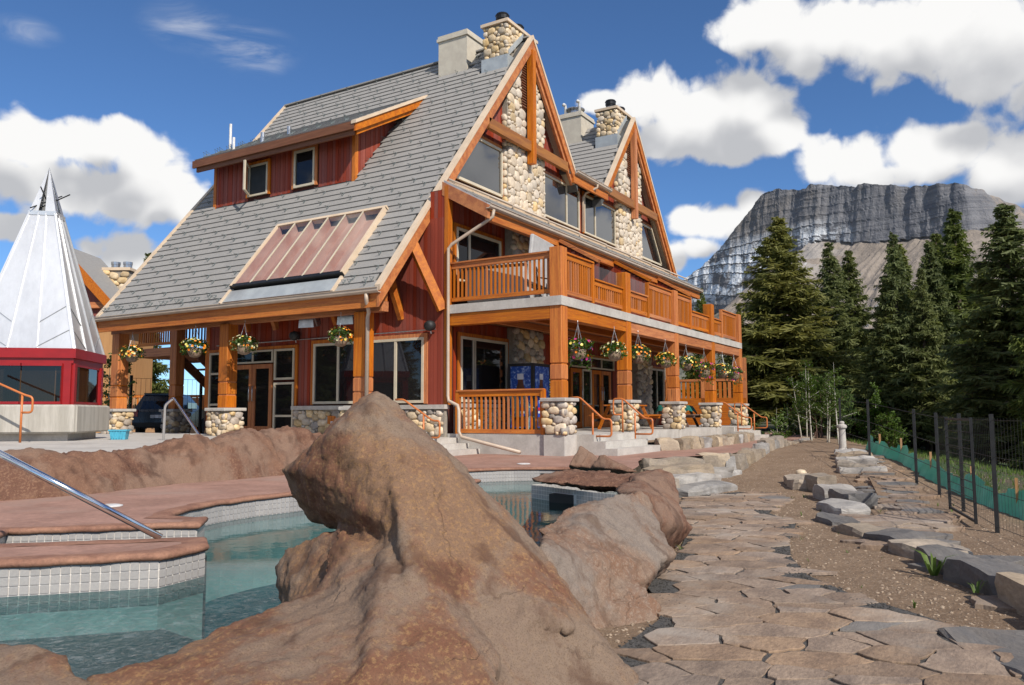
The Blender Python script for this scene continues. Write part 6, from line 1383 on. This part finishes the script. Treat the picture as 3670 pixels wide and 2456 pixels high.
# ------------------------------------------------------------------ trees
def conifer(name, h, rad, seed, m, droop=.35, sparse=0., skirt=.12, bare=.10):
    rg = random.Random(seed); t = bpy.data.objects.new(name, None); link(t)
    MB().tube([(0, 0, -.4), (.02, .01, h*.3), (-.02, .02, h*.7), (0, 0, h*.99)], .1, 7, rs=[.018*h, .013*h, .006*h, .01]).build('trunk', 'bark', t, smooth=True)
    mb = MB(); z = h*bare; br = MB()
    while z < h*.985:
        f = (z/h-bare)/(1-bare); L0 = rad*(1-f)**1.0*(.55+.45*min(1, f/skirt+.3))+.10
        for k in range(rg.randint(5, 8) if f < .9 else 5):
            if rg.random() < sparse: continue
            a = rg.uniform(0, 6.283); L = L0*rg.uniform(.55, 1.15); d = Vector((math.cos(a), math.sin(a), 0)); up = (.25-droop*(1-f)*1.3)+rg.uniform(-.12, .12)+.5*f*f
            base = Vector((0, 0, z+rg.uniform(-.1, .1))); tipv = base+d*L+Vector((0, 0, L*up))
            if L > .8: br.beam(base, base.lerp(tipv, .8), .03, .03)
            n = max(6, int(L*13)); side = Vector((-d.y, d.x, 0))
            for i in range(n):
                q = ((i+rg.random())/n)**.75; c = base.lerp(tipv, q)+Vector((0, 0, .22*L*up*math.sin(q*3.1))); w = L*.40*(1-q)**.6*min(1, q*3+.2)+.09
                for sgn in (-1, 1, 0):
                    if sgn: e = c+side*sgn*w*rg.uniform(.4, 1.1)+d*w*rg.uniform(.2, .7)+Vector((0, 0, w*rg.uniform(-.65, .35)))
                    else: e = c+d*w*.5+side*rg.uniform(-.3, .3)*w+Vector((0, 0, -w*rg.uniform(.3, .9)-.05))
                    s = rg.uniform(.035, .075)+.05*w; dirv = (e-c); nrm = Vector((rg.gauss(0, 1), rg.gauss(0, 1), rg.gauss(0, 1))).cross(dirv).normalized()*s
                    mb.quad(c-nrm*.6, e-nrm*.25, e+dirv*.15, e+nrm*.25, c+nrm*.6)
        z += h*(.0155-.006*f)*rg.uniform(.8, 1.2)
    mb.build('crown', m, t); br.build('branches', 'bark', t); return t
def put(t, x, y, h0, h, lab, cat='tree', group=None, rz=None, wid=1.0, zoff=0.):
    s = h/h0; t.location = (x, y, terrain(x, y)+zoff); t.scale = (s*wid, s*wid, s); t.rotation_euler = (0, 0, rz if rz is not None else random.uniform(0, 6)); tag(t, lab, cat, group); return t
GT = 'conifers behind the fence'
PR = [conifer('spruce_tree', 12, 2.7, 1, 'needle_yellow', .42), conifer('spruce_tree', 12, 2.1, 2, 'needle', .5, .08), conifer('pine_tree', 12, 1.9, 3, 'needle', .3, .30, bare=.2), conifer('spruce_tree', 12, 2.3, 4, 'needle_dark', .5, .05), conifer('spruce_tree', 12, 2.5, 5, 'needle', .45)]
usedp = set()
def tree(k, x, y, h, lab, wid=1.0, group=GT):
    if group != 'filler conifers in the wood': h = h-terrain(x, y)
    t = PR[k] if k not in usedp else copy_tree(PR[k]); usedp.add(k); return put(t, x, y, 12, h, lab, group=group, wid=wid)
tree(0, 31.2, 2.08, 11.9, 'broad yellow-green spruce standing alone beside the end of the lodge', 1.8)
tree(2, 39.1, .64, 11.8, 'thin-topped pine just right of the yellow-green spruce', 1.35)
tree(1, 44.1, .17, 12.1, 'slender spruce rising behind the thin-topped pine', 1.35)
tree(4, 28.1, -4.45, 9.0, 'mid-green spruce in front of the middle of the mountain cliff', 1.6)
tree(1, 33.8, -5.9, 10.6, 'narrow spruce left of the tallest tree', 1.3)
tree(3, 32.0, -6.9, 11.5, 'tallest narrow dark spruce against the mountain', 1.25)
tree(3, 19.2, -9.05, 8.6, 'big dark spruce at the right edge of the picture', 1.7)
tree(4, 23.4, -8.2, 7.0, 'dark spruce half hidden before the right-edge spruce', 1.0)
tree(2, 57.3, 15.2, 12.4, 'small pine top showing above the end of the porch roof')
tree(0, 44.1, 8.0, 8.5, 'lower yellowish spruce close behind the last porch post', 1.0)
tree(2, 20.8, 46.4, 12.9, 'pine top poking above the left roof edge', 1.0, 'far trees behind the lodge'); tree(1, 25.8, 57.4, 13.3, 'small spruce beside the cabin chimney', 1.0, 'far trees behind the lodge')
dt = conifer('dead_pine', 10, 1.3, 9, 'needle_dead', .2, .72, bare=.35); put(dt, 36.5, 3.0, 10, 9.4, 'rusty dead pine with bare red-brown twigs behind the yellow-green spruce', wid=1.0)
dt2 = conifer('dead_pine', 10, 1.0, 10, 'dead_wood', .1, .86, bare=.3); put(dt2, 27.5, -3.2, 10, 8.0, 'bare grey dead pine leaning beside the mid-green spruce'); dt2.rotation_euler = (R(3), R(-5), 1)
rg = random.Random(55)
for i in range(34):
    x = rg.uniform(24, 75); y = -2.0-(x-20)*rg.uniform(-.04, .42)-rg.uniform(0, 3)
    k = rg.choice((1, 3, 3, 4, 2)); tree(k, x, y, rg.uniform(7, 11.5), 'dark conifer filling the wood behind the fence', rg.uniform(.85, 1.15), 'filler conifers in the wood')
for i in range(9):
    x = rg.uniform(13, 24); y = -9.6-(x-10)*rg.uniform(.1, .35); tree(rg.choice((3, 3, 4)), x, y, rg.uniform(8, 11), 'dark conifer filling the wood behind the fence', rg.uniform(.9, 1.2), 'filler conifers in the wood')
for i in range(10):
    x = rg.uniform(50, 90); y = rg.uniform(4, 26); tree(rg.choice((1, 3, 4)), x, y, rg.uniform(7, 9), 'dark conifer filling the wood behind the fence', 1.1, 'filler conifers in the wood')
for i in range(9):
    x = rg.uniform(-34, -14); y = rg.uniform(20, 40); tree(rg.choice((1, 3, 4)), x, y, rg.uniform(9, 13), 'dark conifer beyond the pools, mirrored in the lodge windows', 1.3, 'conifers mirrored in the windows')
def leafy(name, h, spread, n, seed, stems, leaf=.05, low=.25, trunk='aspen_bark', lm='leaf'):
    rg = random.Random(seed); t = bpy.data.objects.new(name, None); link(t); tk = MB(); mb = MB()
    for s_ in range(stems):
        a = rg.uniform(0, 6.28); b = Vector((math.cos(a), math.sin(a), 0))*spread*.18*(stems > 1); top = b*2.2+Vector((rg.uniform(-.15, .15), rg.uniform(-.15, .15), h*rg.uniform(.8, 1)))
        tk.tube([b-Vector((0, 0, .2)), b.lerp(top, .5)+Vector((.05, .03, 0)), top], .03, 6, rs=[.008*h+.006, .005*h, .003])
        for i in range(16):
            q = rg.uniform(low, .98); c = b.lerp(top, q); a2 = rg.uniform(0, 6.28); L = spread*(1.05-q)*rg.uniform(.4, 1)+.1; e = c+Vector((math.cos(a2)*L, math.sin(a2)*L, L*rg.uniform(.2, .8))); tk.tube([c, e], .006, 4, caps=False)
            for _ in range(n):
                p = c.lerp(e, rg.uniform(.15, 1.1))+Vector((rg.gauss(0, .08), rg.gauss(0, .08), rg.gauss(0, .08)))*h*.25; s = leaf*rg.uniform(.6, 1.2); u = Vector((rg.gauss(0, 1), rg.gauss(0, 1), rg.gauss(0, 1))).normalized(); w = u.orthogonal().normalized()
                mb.quad(p-u*s, p+w*s*.6, p+u*s, p-w*s*.6)
    tk.build('trunk', trunk, t); mb.build('crown', lm, t); return t
AS = [leafy('aspen_tree', 3.2, .8, 34, 1, 1), leafy('aspen_tree', 2.8, .7, 30, 2, 2)]
for i, (x, y, h, lab) in enumerate(((14.5, -2.6, 3.0, 'young aspen with thin white trunk left of the bollard lamp'), (13.2, -3.3, 2.8, 'young aspen with two white stems directly behind the bollard lamp'), (12.2, -3.9, 3.2, 'young aspen with thin white trunk right of the bollard lamp'), (16.8, -1.9, 3.4, 'pale leafy young aspen next to the leftmost fence post'))):
    t = AS[i % 2] if i < 2 else copy_tree(AS[i % 2]); put(t, x, y, 3.2, h, lab, group='young aspens by the path end')
SH = [leafy('shrub', 1.6, .8, 30, 5, 6, .055, .1, 'dead_wood', 'leaf'), leafy('shrub', 1.6, .7, 26, 6, 5, .05, .1, 'dead_wood', 'leaf')]
for i, (x, y, h, lab) in enumerate(((18.0, .6, 2.2, 'bright green shrub beside the far steps of the porch'), (20.5, 1.5, 2.4, 'tall green shrub behind the far porch handrail'), (17.5, -1.0, 1.9, 'bushy green shrub in front of the broad spruce'), (21.0, -.8, 2.2, 'green shrub left of the aspens in the shade'), (11.5, -5.5, 1.2, 'low pale shrub behind the fence post'))):
    t = SH[i % 2] if i < 2 else copy_tree(SH[i % 2]); put(t, x, y, 1.6, h, lab, 'shrub', 'shrubs at the end of the terrace')
rg = random.Random(91); PLC = ['beside the wire fence', 'under the broad spruce', 'at the foot of the mid-green spruce', 'behind the bollard lamp', 'near the farthest fence post', 'between the spruce trunks', 'at the edge of the shaded bank', 'close to the thin-topped pine']
for i in range(16):
    x = rg.uniform(15, 30); y = -1.2-(x-14)*rg.uniform(-.12, .32); k = i % 2
    t = copy_tree((SH if i % 3 else AS)[k]); h = rg.uniform(1.6, 2.6) if i % 3 else rg.uniform(2.6, 3.8)
    put(t, x, y, 1.6 if i % 3 else 3.2, h, 'fresh green sapling in the brush before the conifers', 'sapling', 'green saplings in the brush')
yt = leafy('young_tree', 3.2, .8, 26, 8, 2, .06, .3); put(yt, .2, 17.5, 3.2, 3.0, 'young leafy tree with pale stem seen through the arcade', zoff=0); yt.location.z = -.2
# grass under the trees
rg = random.Random(70); mb = MB()
for _ in range(5000):
    x = rg.uniform(-3, 22); fl = -8.44+(x+4.4)*.285; y = fl-rg.uniform(.9, 5.5)**1.0
    s = rg.uniform(.06, .16); a = rg.uniform(0, 6.28); w = Vector((math.cos(a), math.sin(a), 0))*s*.12; b = Vector((x, y, terrain(x, y)-.01)); mb.quad(b-w, b+w, b+Vector((rg.gauss(0, s*.3), rg.gauss(0, s*.3), s)))
mb.build('grass', 'grass_blade', kind='stuff')['label'] = 'short grass on the bank beyond the fence'
# ------------------------------------------------------------------ mountain
RIDGE = [(24.1, 5.75), (20.99, 7.84), (19.29, 9.31), (17.92, 10.22), (16.39, 11.59), (15.18, 12.99), (14.26, 14.25), (13.66, 14.93), (12.64, 15.22), (11.93, 15.07), (10.6, 15.0), (10.48, 15.21), (9.68, 15.19), (8.31, 14.99), (7.57, 14.79), (7.37, 15.02), (5.15, 14.65), (4.38, 14.47), (3.12, 14.42), (1.89, 14.36), (1.06, 14.16), (0.25, 13.7), (-0.66, 13.16), (-1.83, 12.42), (-3.47, 11.37), (-5.49, 9.83), (-8.86, 7.22)]
def ridge_el(az):
    for (a, e), (b, f) in zip(RIDGE, RIDGE[1:]):
        if b <= az <= a: return e+(f-e)*(a-az)/(a-b)
    return 0
def mountain():
    P0 = Vector((4000., 575.)); dirv = Vector((.34, .94)).normalized(); nrm = Vector((-dirv.y, dirv.x)); corner_az = 1.1
    tz = math.tan(R(corner_az)); sc_ = (P0.x*tz-P0.y)/(dirv.y-dirv.x*tz); K = P0+dirv*sc_
    d2 = Vector((-.62, .78)).normalized(); n2 = Vector((-d2.y, d2.x))          # beyond the corner the wall turns to the sun
    cols = [24-.07*i for i in range(int(33/.07))]; rows = 150; V = []; F_ = []
    for az in cols:
        tz = math.tan(R(az))
        if az >= corner_az: s = (P0.x*tz-P0.y)/(dirv.y-dirv.x*tz); p = P0+dirv*s; nn = nrm; k = 0.
        else: s = (K.x*tz-K.y)/(d2.y-d2.x*tz); p = K+d2*s; nn = n2; k = 1.
        bl = max(0, min(1, (corner_az+1.2-az)/2.4)); nn = (nrm*(1-bl)+n2*bl).normalized()
        H = math.tan(R(ridge_el(az)))*p.length+8*noise.fractal(Vector((az*2.1, 0, 0)), 1, 2, 4)
        lat = p.dot(dirv)
        V.append((p.x-nn.x*500, p.y-nn.y*500, H-60))
        cliff = (.27+.05*noise.noise(Vector((lat*.0035, 1.7, 0)))+.20*ss(az, 9, 17))*(1-bl*.3)
        gully = noise.ridged_multi_fractal(Vector((lat*.006, 2.2, 0)), 1, 2.1, 4, 1, 2)
        for r_ in range(rows):
            t = r_/(rows-1); z = H*(1-t)
            led = 0
            if t < cliff:
                off = t*H*(.20+.5*bl); u = z*.019+1.1*noise.noise(Vector((lat*.002, z*.004, 0)))
                fr = u-math.floor(u); off += (2+4*max(0, noise.noise(Vector((lat*.004, math.floor(u)*3.3, 1)))))*(1-fr)**3*(1-bl)       # ledges
                off += -15*gully*(1-bl*.5)+9*noise.fractal(Vector((lat*.02, z*.005, 3)), 1, 2.2, 5)
            else:
                o0 = cliff*H*(.20+.5*bl); off = o0+(t-cliff)*H*1.45-26*gully*max(0, 1-(t-cliff)*4)
                off += 55*(noise.ridged_multi_fractal(Vector((lat*.0055+t*.5, t*2.0, 5)), 1, 2.1, 4, 1, 2)-1)*min(1, (t-cliff)*5)+8*noise.fractal(Vector((lat*.02, z*.02, 9)), 1, 2, 4)
            V.append((p.x+nn.x*off, p.y+nn.y*off, z-2))
    m_ = rows+1
    for i in range(len(cols)-1):
        for j in range(rows): F_.append((i*m_+j, i*m_+j+1, (i+1)*m_+j+1, (i+1)*m_+j))
    mb = MB(); mb.v = V; mb.f = F_; return mb
def mountain_mat():
    m = bpy.data.materials.new('mountain_rock'); m.use_nodes = True; q = NT(m.node_tree); bs = q.n['Principled BSDF']
    ge = q.add('ShaderNodeNewGeometry'); v = ge.outputs['Position']; sp = q.add('ShaderNodeSeparateXYZ'); q.put(sp.inputs[0], v); sn = q.add('ShaderNodeSeparateXYZ'); q.put(sn.inputs[0], ge.outputs['Normal'])
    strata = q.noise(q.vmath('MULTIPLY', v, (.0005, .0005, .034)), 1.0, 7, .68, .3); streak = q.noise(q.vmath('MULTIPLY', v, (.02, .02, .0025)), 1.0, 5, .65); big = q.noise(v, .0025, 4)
    c = q.mix(q.sstep(strata, .36, .64), (.215, .215, .23), (.135, .14, .158)); c = q.mix(q.math('MULTIPLY', q.sstep(streak, .50, .75), .35), c, (.20, .185, .17)); c = q.mix(q.math('MULTIPLY', q.sstep(big, .5, .7), .45), c, (.20, .165, .125))  # cliff greys lightened and blued: air haze painted into the rock colour
    flat_ = q.sstep(sn.outputs[2], .50, .64)
    tal = q.mix(q.sstep(q.noise(q.vmath('MULTIPLY', v, (.01, .01, .004)), 1.0, 6, .65), .35, .65), (.31, .265, .225), (.22, .19, .165))
    tal = q.mix(q.sstep(sp.outputs[2], 330, 180), tal, (.16, .16, .13))
    c = q.mix(flat_, c, tal)
    sn_n = q.noise(q.vmath('MULTIPLY', v, (.005, .005, .011)), 1.0, 4, .6); zone = q.math('MULTIPLY', q.sstep(sp.outputs[2], 560, 660), q.sstep(sp.outputs[2], 980, 800)); lat = q.sstep(sp.outputs[1], 350, 800)
    ledge = q.math('MULTIPLY', q.math('MULTIPLY', q.sstep(sn.outputs[2], .10, .26), q.math('SUBTRACT', 1.0, q.math('MULTIPLY', flat_, .85))), q.sstep(q.math('ADD', sn_n, q.math('MULTIPLY', lat, .14)), .57, .61))
    c = q.mix(q.math('MULTIPLY', q.math('MULTIPLY', ledge, zone), q.sstep(sp.outputs[1], 480, 700)), c, (.75, .78, .82))
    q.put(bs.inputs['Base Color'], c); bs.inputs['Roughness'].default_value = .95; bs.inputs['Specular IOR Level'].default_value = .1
    b = q.add('ShaderNodeBump'); b.inputs['Strength'].default_value = .9; b.inputs['Distance'].default_value = 14; q.put(b.inputs['Height'], q.math('ADD', q.math('MULTIPLY', q.noise(v, .022, 7, .72), 1.1), q.math('MULTIPLY', strata, .8))); q.put(bs.inputs['Normal'], b.outputs[0]); MATS['mountain_rock'] = m
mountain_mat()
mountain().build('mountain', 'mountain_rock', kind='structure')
